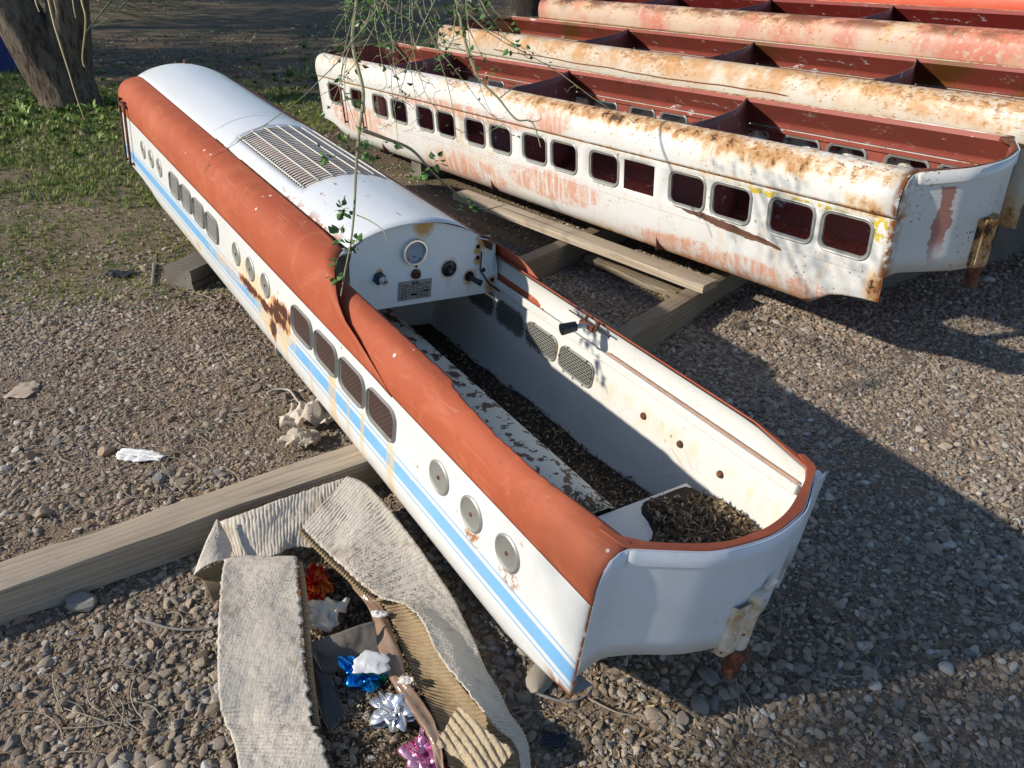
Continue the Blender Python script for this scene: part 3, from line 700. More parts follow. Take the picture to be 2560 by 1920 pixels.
def c1_extra(a, col):
    col = flecks(a, col, .03, .12)
    X, Y, Z = a.xyz()
    # long torn scrape below the windows and the sloping end streaks
    zc = a.math('ADD', a.math('MULTIPLY', X, .085), -.242)
    dz = a.math('ABSOLUTE', a.math('SUBTRACT', a.math('ADD', Z, a.math('MULTIPLY', a.math('SUBTRACT', a.noise(9, 4, .6), .5), .03)), zc))
    wd = a.mul(a.ell(.66, -.19, .30, .5), .016)
    k = a.math('GREATER_THAN', wd, dz); k = a.mul(k, a.band(X, .40, .93, .01), a.math('SUBTRACT', 1., a.ss(Y, -.3, -.2)) if False else a.ss(Y, -.2, -.1))
    col = a.mix(k, col, (.13, .065, .045))
    # peeled orange primer smears along the lower half
    e = a.mx(a.mx(a.ell(2.55, -.34, .55, .13), a.ell(1.75, -.25, .45, .09)), a.mx(a.ell(.62, -.36, .75, .09), a.ell(3.8, -.22, .5, .12)))
    e = a.mx(e, a.mx(a.ell(2.6, .0, .8, .05), a.ell(1.75, .06, .2, .07)))
    k = a.mul(a.ss(e, .02, .5), a.ss(a.math('ADD', a.noise(15, 9, .82, stretch=(.45, 1, 1)), a.mul(e, .12)), .46, .60), a.ss(Y, -.2, -.1))
    k = a.mul(k, a.ss(a.noise(24, 5, .7, stretch=(1.6, 1, .2), off=4.), .34, .58)); col = a.mix(a.mul(k, .8), col, a.mix(a.noise(30, 5, .7), (.50, .14, .05), (.68, .36, .22)))
    # yellow underpaint beside the first windows
    k = a.mul(a.mx(a.ell(.06, -.045, .10, .05), a.ell(.40, -.02, .30, .015)), a.ss(a.noise(30, 5, .6), .50, .52), a.ss(Y, -.2, -.1), a.ss(X, -.001, .001))
    col = a.mix(a.math('MULTIPLY', k, 2., clamp=True), col, (.55, .42, .06))
    # maroon patch on the end panel
    d = a.math('ABSOLUTE', a.math('ADD', Y, .165)); w_ = a.math('ADD', .024, a.math('MULTIPLY', a.math('SUBTRACT', a.noise(14, 6, .7), .5), .10))
    k = a.mul(a.math('LESS_THAN', d, w_), a.ss(a.math('ADD', Z, a.math('MULTIPLY', a.noise(9, 4), .12)), -.14, -.02), a.math('SUBTRACT', 1., a.ss(Z, .085, .09)), a.math('SUBTRACT', 1., a.ss(X, -.02, -.01)))
    col = a.mix(a.mul(k, .85), col, (.36, .11, .08))
    # rust along cut edges
    e = a.mul(a.math('SUBTRACT', 1., a.ss(X, .005, .03)), a.ss(X, -.004, .0), a.ss(a.noise(30, 5), .38, .52)); col = a.mix(e, col, RUSTM)
    e = a.mul(a.ss(Z, .0, .004), a.math('SUBTRACT', 1., a.ss(Z, .004, .012)), a.ss(a.noise(20, 5), .35, .5), a.ss(X, -.001, .001)); col = a.mix(a.mul(e, .8), col, (.33, .12, .03))
    g = a.band(Z, -.2035, -.2015, .001); col = a.mix(a.mul(g, .6), col, (.35, .20, .10))
    return col
M_c1 = rusty('coach_paint_white', (.68, .68, .66), -.005, [(.45, .1, .45, .05, .35), (.1, .03, .15, .05, .4), (1.5, .13, 1.2, .04, .3), (.9, -.42, 1.2, .06, .4), (0.02, -.25, .06, .1, .5)], topheavy=True, extra=c1_extra, dirt=.25, streak=.75)
def c2_extra(a, col):
    col = flecks(a, col, .10, .10)
    X, Y, Z = a.xyz()
    k = a.mul(a.ss(Z, .0, .10), a.ss(a.math('ADD', a.noise(7, 6, .7), a.mul(a.ss(X, 0, 2.), .05)), .40, .66), a.ss(Y, -.2, -.1))
    col = a.mix(a.mul(k, .85), col, a.mix(a.noise(25, 6, .7), (.30, .10, .025), (.62, .36, .14)))
    zc = a.math('ADD', a.math('MULTIPLY', a.noise(1.2, 2, .5, stretch=(1, 0, 0)), .05), .02)
    k = a.mul(a.math('LESS_THAN', a.math('ABSOLUTE', a.math('SUBTRACT', Z, zc)), .0035), a.band(X, 1.1, 3.6, .02), a.ss(Y, -.2, -.1))
    return a.mix(k, col, (.16, .06, .025))
M_c2 = rusty('coach_paint_cream', (.56, .53, .46), .08, [(.1, -.3, .2, .2, .5)], topheavy=True, extra=c2_extra, dirt=.3, streak=.4)
def c3_extra(a, col):
    col = flecks(a, col, .08, .12)
    X, Y, Z = a.xyz(); n = a.noise(1.9, 4, .6)
    k = a.mul(a.ss(n, .42, .60), a.ss(a.noise(35, 5), .28, .5)); col = a.mix(a.mul(k, .8), col, a.mix(a.noise(5, 3), (.42, .075, .05), (.56, .19, .13)))
    k = a.mul(a.ss(Z, .09, .135), a.ss(a.noise(9, 6, .7, stretch=(.5, 1, 1)), .42, .56)); return a.mix(a.mul(k, .9), col, (.16, .06, .03))
M_c3 = rusty('coach_paint_pink', (.52, .40, .32), .14, None, topheavy=True, extra=c3_extra, dirt=.3)
M_c4 = rusty('coach_paint_red', (.55, .09, .045), -.1, None, topheavy=False, dirt=.2)
coach(P_C1, 'rust streaked white open coach shell with trimmed windows, nearest to the locomotive', M_c1, M_in1, M_div, (1.17, 2.42, 3.67), handrail=True, gsel=1)
P_C2.translation += Vector((.788, .612, .0))*0.045
coach(P_C2, 'cream coach shell with heavy brown rust on its shoulder, second coach from the locomotive', M_c2, M_in2, M_div, (.945, 1.93, 3.0))
P_C3.translation += Vector((.788, .612, .0))*0.06
coach(P_C3, 'pink and brown patched coach shell with deep red inside, third coach from the locomotive', M_c3, M_in3, M_div, (.85, 1.75, 2.65, 3.55), holes=False, post=False)
P_C4.translation += Vector((.788, .612, .0))*0.07
coach(P_C4, 'bright red coach shell farthest from the locomotive at the top edge', M_c4, M_in3, M_div, (1.0, 2.2, 3.4), holes=False, post=False)

# ------------------------------------------------------------------ ground
from mathutils import noise as mn
def sst(a, b, x): t = np.clip((x-a)/(b-a), 0, 1); return t*t*(3-2*t)
def gz(x, y):
    z = .045*float(sst(2.6, 3.6, y)*sst(.6, 1.2, x)) + .30*float(sst(2.6, 4.6, x-.05*y)*sst(3., 5., y))
    z += .010*mn.noise((x*1.3, y*1.3, 3.))+.006*mn.noise((x*4, y*4, 7.))+.05*(mn.noise((x*.25, y*.25, 1.))) * float(sst(5, 12, y))
    return z-.004
def axis_pts(lo, mid0, mid1, hi, fine, coarse):
    return np.concatenate([np.linspace(lo, mid0, coarse, endpoint=False), np.linspace(mid0, mid1, fine, endpoint=False), np.linspace(mid1, hi, coarse)])
gx = axis_pts(-160, -7, 6, 160, 150, 26); gy = axis_pts(-60, .3, 13, 260, 150, 26)
V = [(x, y, gz(x, y)) for y in gy for x in gx]; nx = len(gx)
g = MB(); g.v = V; g.f = [[j*nx+i, j*nx+i+1, (j+1)*nx+i+1, (j+1)*nx+i] for j in range(len(gy)-1) for i in range(nx-1)]
a = Mat('gravel_soil')
n1 = a.noise(.7, 5, .6); n2 = a.noise(9, 6, .65); n3 = a.noise(90, 5, .7); v1 = a.vor(70, out='Color'); vd = a.vor(70); v2 = a.vor(150); v2c = a.vor(150, out='Color')
soil = a.mix(n2, (.12, .080, .050), (.33, .235, .150)); soil = a.mix(a.mul(n3, .5), soil, (.24, .19, .14))
X, Y, Z = a.xyz()
hs = a.N.new('ShaderNodeSeparateColor'); a.lk(v1, hs.inputs[0])
peb = a.ramp(hs.outputs[0], [(0, (.10, .085, .07)), (.4, (.20, .17, .135)), (.7, (.28, .24, .19)), (1, (.17, .165, .165))])
hs2 = a.N.new('ShaderNodeSeparateColor'); a.lk(v2c, hs2.inputs[0])
peb2 = a.ramp(hs2.outputs[1], [(0, (.09, .07, .055)), (.5, (.22, .18, .14)), (1, (.33, .29, .24))])
pm = a.mul(a.math('SUBTRACT', 1., a.ss(vd, .30, .46)), a.ss(a.noise(3, 3), .3, .5))
pm2 = a.mul(a.math('SUBTRACT', 1., a.ss(v2, .30, .45)), a.ss(n2, .35, .5))
col = a.mix(pm2, soil, peb2); col = a.mix(pm, col, peb)
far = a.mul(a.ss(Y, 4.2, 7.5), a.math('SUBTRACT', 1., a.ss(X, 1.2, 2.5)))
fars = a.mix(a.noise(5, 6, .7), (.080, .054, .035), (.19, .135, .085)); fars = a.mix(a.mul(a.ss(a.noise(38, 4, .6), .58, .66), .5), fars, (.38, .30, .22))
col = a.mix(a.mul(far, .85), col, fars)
grn = a.mul(a.ss(a.noise(2.2, 4, .6, off=2.), .47, .62), a.math('SUBTRACT', 1., a.ss(X, -1.2, .5)), a.ss(Y, 2.9, 4.2), .45)
col = a.mix(grn, col, (.055, .085, .022))
h = a.math('ADD', a.mul(a.math('SUBTRACT', .5, vd), pm, 1.4), a.math('ADD', a.mul(n3, .4), a.mul(a.math('SUBTRACT', .5, v2), pm2, .8)))
ground = g.build('ground', a.out(col, .92, a.bump(h, .9, .012), spec=.2), None, smooth=60)
tagit(ground, kind='structure')

# ------------------------------------------------------------------ scattered stuff
def hidden_obj(name, v, f, mats, smooth=False):
    me = bpy.data.meshes.new(name); me.from_pydata([tuple(p) for p in v], [], f); me.update(); me.materials.append(mats)
    if smooth: me.polygons.foreach_set('use_smooth', [True]*len(me.polygons)); me.set_sharp_from_angle(angle=math.radians(38))
    return bpy.data.objects.new(name, me)
def scatter(name, label, cat, pos, rot, scl, idx, temps, mat):
    me = bpy.data.meshes.new(name); me.vertices.add(len(pos)); me.vertices.foreach_set('co', np.asarray(pos, np.float32).ravel()); me.update()
    for nm, ty, dat in (('rot', 'FLOAT_VECTOR', rot), ('scl', 'FLOAT_VECTOR', scl)):
        at_ = me.attributes.new(nm, ty, 'POINT'); at_.data.foreach_set('vector', np.asarray(dat, np.float32).ravel())
    at_ = me.attributes.new('idx', 'INT', 'POINT'); at_.data.foreach_set('value', np.asarray(idx, np.int32))
    o = bpy.data.objects.new(name, me); scn.collection.objects.link(o); me.materials.append(mat)
    c = bpy.data.collections.new(name+'_shapes')
    for t in temps: c.objects.link(t)
    ng = bpy.data.node_groups.new(name, 'GeometryNodeTree')
    ng.interface.new_socket('Geometry', in_out='INPUT', socket_type='NodeSocketGeometry'); ng.interface.new_socket('Geometry', in_out='OUTPUT', socket_type='NodeSocketGeometry')
    N = ng.nodes; gi = N.new('NodeGroupInput'); go = N.new('NodeGroupOutput'); ip = N.new('GeometryNodeInstanceOnPoints')
    ci = N.new('GeometryNodeCollectionInfo'); ci.inputs[0].default_value = c; ci.inputs['Separate Children'].default_value = True; ci.inputs['Reset Children'].default_value = True
    def attr(nm, ty):
        q = N.new('GeometryNodeInputNamedAttribute'); q.data_type = ty; q.inputs[0].default_value = nm; return q.outputs[0]
    er = N.new('FunctionNodeEulerToRotation'); lk = ng.links.new
    lk(gi.outputs[0], ip.inputs['Points']); lk(ci.outputs[0], ip.inputs['Instance']); ip.inputs['Pick Instance'].default_value = True
    lk(attr('idx', 'INT'), ip.inputs['Instance Index']); lk(attr('rot', 'FLOAT_VECTOR'), er.inputs[0]); lk(er.outputs[0], ip.inputs['Rotation'])
    lk(attr('scl', 'FLOAT_VECTOR'), ip.inputs['Scale']); lk(ip.outputs[0], go.inputs[0])
    md = o.modifiers.new('scatter', 'NODES'); md.node_group = ng
    return tagit(o, label, cat, kind='stuff')
def inst_rand(a):
    n = a.N.new('ShaderNodeObjectInfo'); return n.outputs['Random']
# stones
import bmesh
def stone_temps(mat, k=9):
    out = []
    for i in range(k):
        bm = bmesh.new(); bmesh.ops.create_icosphere(bm, subdivisions=2, radius=1)
        s = Vector((1, rnd.uniform(.62, .95), rnd.uniform(.42, .72))); off = Vector((i*3.1, 1, 2))
        cuts = [(Vector((rnd.gauss(0, 1), rnd.gauss(0, 1), rnd.gauss(0, 1))).normalized(), rnd.uniform(.62, .9)) for _ in range(7)]
        for v in bm.verts:
            for (n_, d) in cuts:
                q = v.co.dot(n_)
                if q > d: v.co -= n_*(q-d)
            v.co *= 1+.16*mn.noise(v.co*1.6+off)
            v.co = Vector((v.co.x*s.x, v.co.y*s.y, v.co.z*s.z))
        me = bpy.data.meshes.new('stone'); bm.to_mesh(me); bm.free(); me.materials.append(mat)
        me.polygons.foreach_set('use_smooth', [True]*len(me.polygons)); me.set_sharp_from_angle(angle=math.radians(28))
        out.append(bpy.data.objects.new('stone', me))
    return out
a = Mat('stones'); r = inst_rand(a)
c = a.ramp(r, [(0, (.08, .062, .048)), (.12, (.26, .20, .145)), (.28, (.50, .395, .28)), (.42, (.27, .235, .195)), (.54, (.60, .48, .345)), (.66, (.42, .36, .295)), (.75, (.24, .245, .25)), (.84, (.50, .32, .21)), (.92, (.64, .56, .45)), (1, (.80, .76, .70))])
n = a.noise(2.2, 5, .65); n2_ = a.noise(9, 5, .7)
c = a.mix(.32, c, a.mix(n, (.10, .075, .05), (.42, .36, .28))); c = a.mix(a.mul(a.ss(n2_, .52, .66), .35), c, (.36, .31, .25))
M_stone = a.out(c, .85, a.bump(n2_, .5, .12), spec=.25)
def in_view(x, y): return abs(x) < .72*y+.25 or (abs(x) < 1.9 and y < 2.2)
def veg(x, y):            # where soil and grass take over from gravel
    v = float(sst(-.2, -1.3, -(-x)) if False else 0)
    left = float(sst(3.0, 4.6, y))*float(1-sst(-1.0, .4, x)); return min(1., left+float(sst(5.5, 7.5, y))*float(1-sst(1.5, 3., x)))
def near_box(x, y): return False
pos = []; scl = []
def add_stones(n, y0, y1, smin, smax, pw, thin):
    k = 0
    ys = y0+(y1-y0)*np.sqrt(rng.random(n)) if y1 < 4.5 else y0+(y1-y0)*rng.random(n)
    xs = (rng.random(n)*2-1)*(.72*ys+.55); u = rng.random(n); t = rng.random(n)
    for x, y, uu, tt in zip(xs, ys, u, t):
        vg = veg(x, y); cl = mn.noise((x*1.7, y*1.7, 9.))*.5+.5+.25*mn.noise((x*6, y*6, 4.))
        if tt < vg*(.72 if y < 6 else .5) or tt > .02+1.45*cl+.25*float(sst(0, .8, x)): continue
        s = smin*(smax/smin)**(uu**pw)*(1.+.45*mn.noise((x*2.3, y*2.3, 31.)))
        pos.append((x, y, gz(x, y)+s*.16-.001)); scl.append(s)
add_stones(60000, .7, 3.2, .0034, .0075, 1.0, 0)
add_stones(46000, .7, 4.2, .0068, .0135, 1.3, 0)
add_stones(14000, .8, 4.6, .012, .020, 1.6, 0)
add_stones(700, .9, 6.5, .019, .032, 1.8, 0)
add_stones(42000, 3.0, 7.5, .006, .016, 1.3, 0)
add_stones(34000, 6.5, 20., .010, .032, 1.9, 0)
N_ = len(pos); scl = np.array(scl)
sc3 = np.stack([scl*rng.uniform(.8, 1.25, N_), scl*rng.uniform(.8, 1.15, N_), scl*rng.uniform(.75, 1.1, N_)], 1)
rot = np.stack([rng.normal(0, .35, N_), rng.normal(0, .35, N_), rng.uniform(0, 6.28, N_)], 1)
scatter('gravel', 'tan and grey gravel covering the ground around the train cars', 'gravel', pos, rot, sc3, rng.integers(0, 9, N_), stone_temps(M_stone), M_stone)
# dry leaf and wood litter
def leaf_temps(mat):
    out = []
    for i in range(7):
        n = 6; v = []; f = []; wd = rnd.uniform(.18, .42); cu = rnd.uniform(-.5, .7); tw = rnd.uniform(-.6, .6)
        for k in range(n+1):
            t = k/n; w_ = wd*math.sin(math.pi*min(.98, max(.04, t)))**.7; x = t*2-1; z = cu*(x*x)-cu*.5
            for s_ in (-1, 0, 1):
                v.append((x, s_*w_*math.cos(tw*x), z+s_*w_*math.sin(tw*x)+(.25*w_*abs(s_))))
        for k in range(n):
            for q in (0, 1): b = k*3+q; f.append([b, b+1, b+4, b+3])
        out.append(hidden_obj('dry_leaf', v, f, mat, True))
    for i in range(3):     # wood chips and short stems
        L_ = 1.; w_ = rnd.uniform(.04, .09); v = []; f = []
        for k in range(4):
            x = -1+k*2/3; yy = .12*math.sin(k*1.7+i)
            for a_ in range(4):
                v.append((x, yy+w_*math.cos(a_*1.571), w_*math.sin(a_*1.571)))
        for k in range(3):
            for q in range(4): f.append([k*4+q, k*4+(q+1) % 4, k*4+4+(q+1) % 4, k*4+4+q])
        out.append(hidden_obj('stem', v, f, mat))
    return out
a = Mat('dry_litter'); r = inst_rand(a)
c = a.ramp(r, [(0, (.045, .028, .018)), (.3, (.12, .08, .048)), (.55, (.23, .16, .09)), (.8, (.36, .27, .16)), (1, (.52, .43, .29))])
M_lit = a.out(a.mix(.25, c, a.mix(a.noise(3, 4), (.05, .03, .02), (.3, .22, .14))), .8, spec=.2)
pos = []; scl = []
for (n, y0, y1, s0, s1) in ((30000, .8, 4.4, .004, .014), (16000, 3.5, 8., .007, .020), (40000, 6.5, 22, .014, .042)):
    ys = y0+(y1-y0)*rng.random(n); xs = (rng.random(n)*2-1)*(.72*ys+.3)
    for x, y in zip(xs, ys):
        if mn.noise((x*1.1, y*1.1, 22.)) < rng.uniform(-.45, .35): continue
        pos.append((x, y, gz(x, y)+.004)); scl.append(rng.uniform(s0, s1))
N_ = len(pos); scl = np.array(scl); sc3 = np.stack([scl, scl, scl], 1); rot = np.stack([rng.normal(0, .3, N_), rng.normal(0, .3, N_), rng.uniform(0, 6.28, N_)], 1)
scatter('ground_litter', 'dry brown leaf and wood bits lying between the stones', 'dead leaves', pos, rot, sc3, rng.integers(0, 10, N_), leaf_temps(M_lit), M_lit)
# grass and weeds
def tuft_temps(mat, broad=False):
    out = []
    for i in range(5):
        v = []; f = []
        for b in range(rnd.randint(9, 14)):
            az = rnd.uniform(0, 6.28); ln = rnd.uniform(.5, 1.); lean = rnd.uniform(.2, 1.1); w0 = (.035 if not broad else .11)*rnd.uniform(.7, 1.2)
            px, py = rnd.gauss(0, .12), rnd.gauss(0, .12); b0 = len(v); dx, dy = math.cos(az), math.sin(az)
            for k in range(5):
                t = k/4; r_ = lean*ln*t**1.4; z = ln*t*(1-.35*lean*t); w_ = w0*((1-t)**.6 if not broad else math.sin(math.pi*(.1+.88*t)))
                for s_ in (-1, 1): v.append((px+dx*r_-dy*w_*s_, py+dy*r_+dx*w_*s_, z))
            for k in range(4): q = b0+k*2; f.append([q, q+1, q+3, q+2])
        out.append(hidden_obj('tuft', v, f, mat, True))
    return out
a = Mat('grass_blades'); r = inst_rand(a)
M_gr_ = a.out(a.ramp(r, [(0, (.07, .12, .02)), (.4, (.16, .23, .035)), (.7, (.28, .33, .07)), (1, (.48, .42, .20))]), .55, spec=.3)
a.put(a.b.inputs['Subsurface Weight'], 0.0)
pos = []; scl = []
def gmask(x, y):
    v = mn.noise((x*.9, y*.9, 5.))*.9+.45*mn.noise((x*2.6, y*2.6, 8.))
    base = -.62+1.0*float(1-sst(-2.1, -.6, x))*float(sst(2.2, 3.6, y))
    base += .25*float(1-sst(6.5, 9, y))*float(1-sst(-3.0, -1.6, x))*float(sst(3.4, 4.4, y))
    base += .5*math.exp(-((x+4.6)**2+(y-7.9)**2)/2.2)
    base -= .55*float(sst(8.5, 11, y))
    return v+base
for (n, y0, y1, s0, s1) in ((26000, 2.0, 5.5, .014, .040), (30000, 5., 9.5, .025, .07), (6000, 9., 18, .04, .12)):
    ys = y0+(y1-y0)*rng.random(n); xs = -(.72*ys+.3)+rng.random(n)*(.72*ys+1.3)
    for x, y in zip(xs, ys):
        if gmask(x, y) < rng.uniform(.04, .58): continue
        pos.append((x, y, gz(x, y)-.002)); scl.append(rng.uniform(s0, s1))
for k in range(60):       # sparse sprouts in the gravel
    x, y = ((rnd.uniform(-1.4, -.1), rnd.uniform(1.9, 3.2)) if k < 42 else (rnd.uniform(1., 2.4), rnd.uniform(1.4, 3.4)))
    for q in range(5): pos.append((x+rnd.gauss(0, .025), y+rnd.gauss(0, .025), gz(x, y)-.001)); scl.append(rnd.uniform(.010, .026))
N_ = len(pos); scl = np.array(scl); sc3 = np.stack([scl, scl, scl*1.0], 1); rot = np.stack([rng.normal(0, .12, N_), rng.normal(0, .12, N_), rng.uniform(0, 6.28, N_)], 1)
scatter('grass', 'short green grass and weeds growing left of the locomotive', 'grass', pos, rot, sc3, rng.integers(0, 5, N_), tuft_temps(M_gr_), M_gr_)
# broad leaved weeds near the trees
a = Mat('weed_leaves'); r = inst_rand(a); M_weed = a.out(a.ramp(r, [(0, (.05, .10, .015)), (.6, (.12, .20, .03)), (1, (.27, .33, .08))]), .5, spec=.35)
pos = []; scl = []
for (cx, cy, n, sp, s0, s1) in ((-4.7, 7.6, 300, .8, .05, .13), (-3.3, 7.9, 220, .55, .05, .10), (-1.1, 9.6, 420, .8, .05, .12), (-.7, 12., 300, 1.2, .07, .15), (-2.4, 12.5, 60, .3, .06, .12), (-.2, 8.2, 120, .4, .04, .09), (-6.4, 8.6, 130, .9, .06, .14)):
    for k in range(n):
        x, y = rnd.gauss(cx, sp), rnd.gauss(cy, sp*.8)
        pos.append((x, y, gz(x, y)-.004)); scl.append(rnd.uniform(s0, s1))
N_ = len(pos); scl = np.array(scl); sc3 = np.stack([scl, scl, scl*.8], 1); rot = np.stack([rng.normal(0, .2, N_), rng.normal(0, .2, N_), rng.uniform(0, 6.28, N_)], 1)
scatter('weeds', 'broad leaved green weeds growing at the foot of the trees', 'weeds', pos, rot, sc3, rng.integers(0, 5, N_), tuft_temps(M_weed, True), M_weed)
# leaf litter inside the locomotive cockpit
pos = []; scl = []; rot = []
RL = P_LOCO.to_3x3()
mound = MB(); P = []
def mh(x, y):             # litter height over the seat shelf (car coordinates)
    d = .045*math.exp(-((x-.12)/.20)**2-((y-.50)/.24)**2)+.02*math.exp(-((x-.2)/.1)**2-((y-.66)/.08)**2)
    d -= .03*float(sst(.12, .26, x))*float(1-sst(.40, .56, y))+.02*float(1-sst(.05, .14, y))
    return d-.006+.008*mn.noise((x*14, y*14, 0))
bowx = lambda y: float(np.interp(y, [p[1] for p in BOWD], [p[0] for p in BOWD]))
P = [[L(lerp(bowx(y)+.014, .36, t), y, .169-mh(lerp(bowx(y)+.014, .36, t), y)) for y in np.linspace(.04, W-.03, 30)] for t in np.linspace(0, 1, 26)]
mound.grid(P)
for i, (x0, x1, y0, y1) in enumerate(((.37, 1.95, .44, W-.02), (.37, 1.6, .03, .22))):
    mound.grid([[L(x, y, .372-.018-.05*math.exp(-((x-.42)/.3)**2)-.02*math.exp(-((x-1.1)/.25)**2)-.014*mn.noise((x*9, y*9, i))) for y in np.linspace(y0, y1, 12)] for x in np.linspace(x0, x1, 60)])
md_ = mound.build('leaf_mould', simple('leaf_mould_soil', (.030, .021, .014), .95, 0, .6, 60, .8), None); md_.matrix_world = P_LOCO
tagit(md_, 'dark mouldy soil lying on the seat and floor of the open cockpit', 'soil', kind='stuff')
def addl(x, y, z, s):
    p = P_LOCO @ Vector(L(x, y, z)); pos.append(tuple(p)); scl.append(s); rot.append((rnd.gauss(0, .55), rnd.gauss(0, .55), rnd.uniform(0, 6.28)))
for k in range(5200):
    x, y = rnd.uniform(-.10, .36), rnd.uniform(.06, W-.02)
    if mh(x, y) < .002+rnd.uniform(0, .012) or x < bowx(y)+.02: continue
    addl(x, y, .168-mh(x, y)-rnd.uniform(0, .008), rnd.uniform(.005, .016))
for k in range(3600):
    x = .38+1.4*rnd.random()**1.5; y = rnd.uniform(.45, W-.02); addl(x, y, .352-.05*math.exp(-((x-.42)/.3)**2)-.02*math.exp(-((x-1.1)/.25)**2)-rnd.uniform(0, .012), rnd.uniform(.004, .012))
for k in range(1500):
    x = rnd.uniform(.38, 1.4); addl(x, rnd.uniform(.04, .22), .345, rnd.uniform(.004, .012))
for k in range(700):
    x = .38+abs(rnd.gauss(0, .05)); addl(x, rnd.gauss(.31, .06), .155, rnd.uniform(.004, .010))
for k in range(260): addl(rnd.uniform(.5, 1.1), rnd.uniform(.21, .26), .158, rnd.uniform(.003, .008))
for k in range(1500):    # drifted into the first coach
    p = P_C1 @ Vector(L(rnd.uniform(.3, 3.), rnd.uniform(.08, .7), .375)); pos.append(tuple(p)); scl.append(rnd.uniform(.006, .015)); rot.append((rnd.gauss(0, .4), rnd.gauss(0, .4), rnd.uniform(0, 6.28)))
N_ = len(pos); scl = np.array(scl)
scatter('leaf_litter', 'dark brown dead leaves and twigs piled inside the open cockpit', 'dead leaves', pos, rot, np.stack([scl]*3, 1), rng.integers(0, 10, N_), leaf_temps(M_lit), M_lit)

# ------------------------------------------------------------------ timber
def wood_mat(name, base, var=.35, gray=0., gs=1.):
    a = Mat(name); g1 = a.noise(7*gs, 5, .6, stretch=(.06, 1, 1), dist=.6); g2 = a.noise(60*gs, 4, .6, stretch=(.03, 1, 1)); n = a.noise(3, 4)
    w_ = a.N.new('ShaderNodeTexWave'); w_.wave_type = 'BANDS'; w_.bands_direction = 'DIAGONAL'
    mp = a.scale((.25, 9*gs, 9*gs)); wp = a.N.new('ShaderNodeVectorMath'); wp.operation = 'ADD'
    nn = a.N.new('ShaderNodeTexNoise'); nn.inputs['Scale'].default_value = 1.6; a.lk(mp, nn.inputs['Vector']); a.lk(mp, wp.inputs[0]); a.lk(nn.outputs['Color'], wp.inputs[1])
    a.lk(wp.outputs[0], w_.inputs['Vector']); w_.inputs['Scale'].default_value = 2.2; w_.inputs['Distortion'].default_value = 2.
    c = a.mix(g1, tuple(q*(1-var) for q in base), tuple(min(1, q*(1+var)) for q in base))
    c = a.mix(a.mul(w_.outputs['Fac'], a.ss(g1, .3, .6), .45), c, tuple(q*.42 for q in base)); c = a.mix(a.mul(a.ss(g2, .55, .72), .45), c, tuple(q*.35 for q in base))
    c = a.mix(a.mul(a.ss(n, .45, .7), .25), c, (.36, .33, .28))
    crk = a.mul(a.ss(a.noise(26*gs, 3, .6, stretch=(.02, 1, 1), off=4.), .66, .69), .85); c = a.mix(crk, c, (.05, .035, .022))
    kn = a.vor(1.9, vec=a.scale((.7, 2.2, 2.2))); c = a.mix(a.mul(a.math('SUBTRACT', 1., a.ss(kn, .06, .15)), .8), c, (.10, .055, .028)); c = a.mix(a.mul(a.ss(a.noise(11, 7, .75), .55, .7), .3), c, (.13, .10, .075))
    h = a.math('SUBTRACT', a.math('ADD', a.mul(g2, .8), a.mul(w_.outputs['Fac'], .3)), a.mul(crk, 1.5))
    return a.out(c, .85, a.bump(h, .6, .006), spec=.2)
M_w1 = wood_mat('weathered_pine', (.44, .36, .265), .45); M_w2 = wood_mat('old_grey_pine', (.24, .185, .125)); M_w3 = wood_mat('rotten_grey_wood', (.16, .14, .12), .5, gs=2.4)
def beam(name, p0, p1, wd, ht, mat, parent=None, bow=0., rough=.002, broken=False, seed=0):
    p0 = Vector(p0); p1 = Vector(p1); ln = (p1-p0).length; n = max(8, int(ln/.05)); P = []
    for i in range(n+1):
        x = ln*i/n; row = []
        c = bow*math.sin(math.pi*i/n)
        for k, (y, z) in enumerate(((-.5, -.5), (-.5, -.1), (-.5, .3), (-.47, .46), (-.3, .5), (0, .5), (.3, .5), (.47, .46), (.5, .3), (.5, -.1), (.5, -.5), (0, -.5))):
            xx = x; q = mn.noise((x*7+seed, y*3, z*3))*rough
            if broken and i == n: xx += mn.noise((y*9, z*9, seed))*.05
            if broken and i > n-4: y *= 1-.12*(i-n+4)
            row.append((xx, y*wd+c+q, z*ht+mn.noise((x*5, y*4, 9+seed))*rough))
        row.append(row[0]); P.append(row)
    g = MB().grid(P); g.poly([p for p in P[0][:-1]][::-1]); g.poly(P[-1][:-1])
    o = g.build(name, mat, None, smooth=30)
    M_ = (p1-p0).to_track_quat('X', 'Z').to_matrix().to_4x4(); M_.translation = p0
    if parent: o.parent = parent; o.matrix_parent_inverse = parent.matrix_world.inverted()
    o.matrix_world = M_
    return o
dB = Vector((.8057, .5924, 0)); pB = Vector((-.59, 2.19, .06))-Vector((-.5924, .8057, 0))*.061
o = beam('timber_beam', pB-dB*2.1, pB+dB*.62, .123, .118, M_w1, bow=.012, rough=.008)
tagit(o, 'thick weathered timber beam lying on gravel at lower left, one end under the locomotive', 'beam')
a0 = at(412, 663, .11); a1 = at(481, 634, .11); d_ = (a1-a0).normalized(); pr_ = Vector((-d_.y, d_.x, 0))
a0 = a0-pr_*.08
o = beam('timber_offcut', Vector((a0.x, a0.y, .058)), Vector((a0.x, a0.y, .058))+d_*.95, .19, .11, M_w3, rough=.008, seed=5)
tagit(o, 'dark split grey timber stub poking out under the far half of the locomotive', 'beam')
fr = empty('timber_pallet', loc=Vector((.9, 3.6, 0)))
tagit(fr, 'weathered timber support frame on the ground between the locomotive and the rusty coach', 'frame')
bpy.context.view_layer.update()
dc = Vector((.63, .776, 0)).normalized(); dp = Vector((.776, -.63, 0)).normalized()
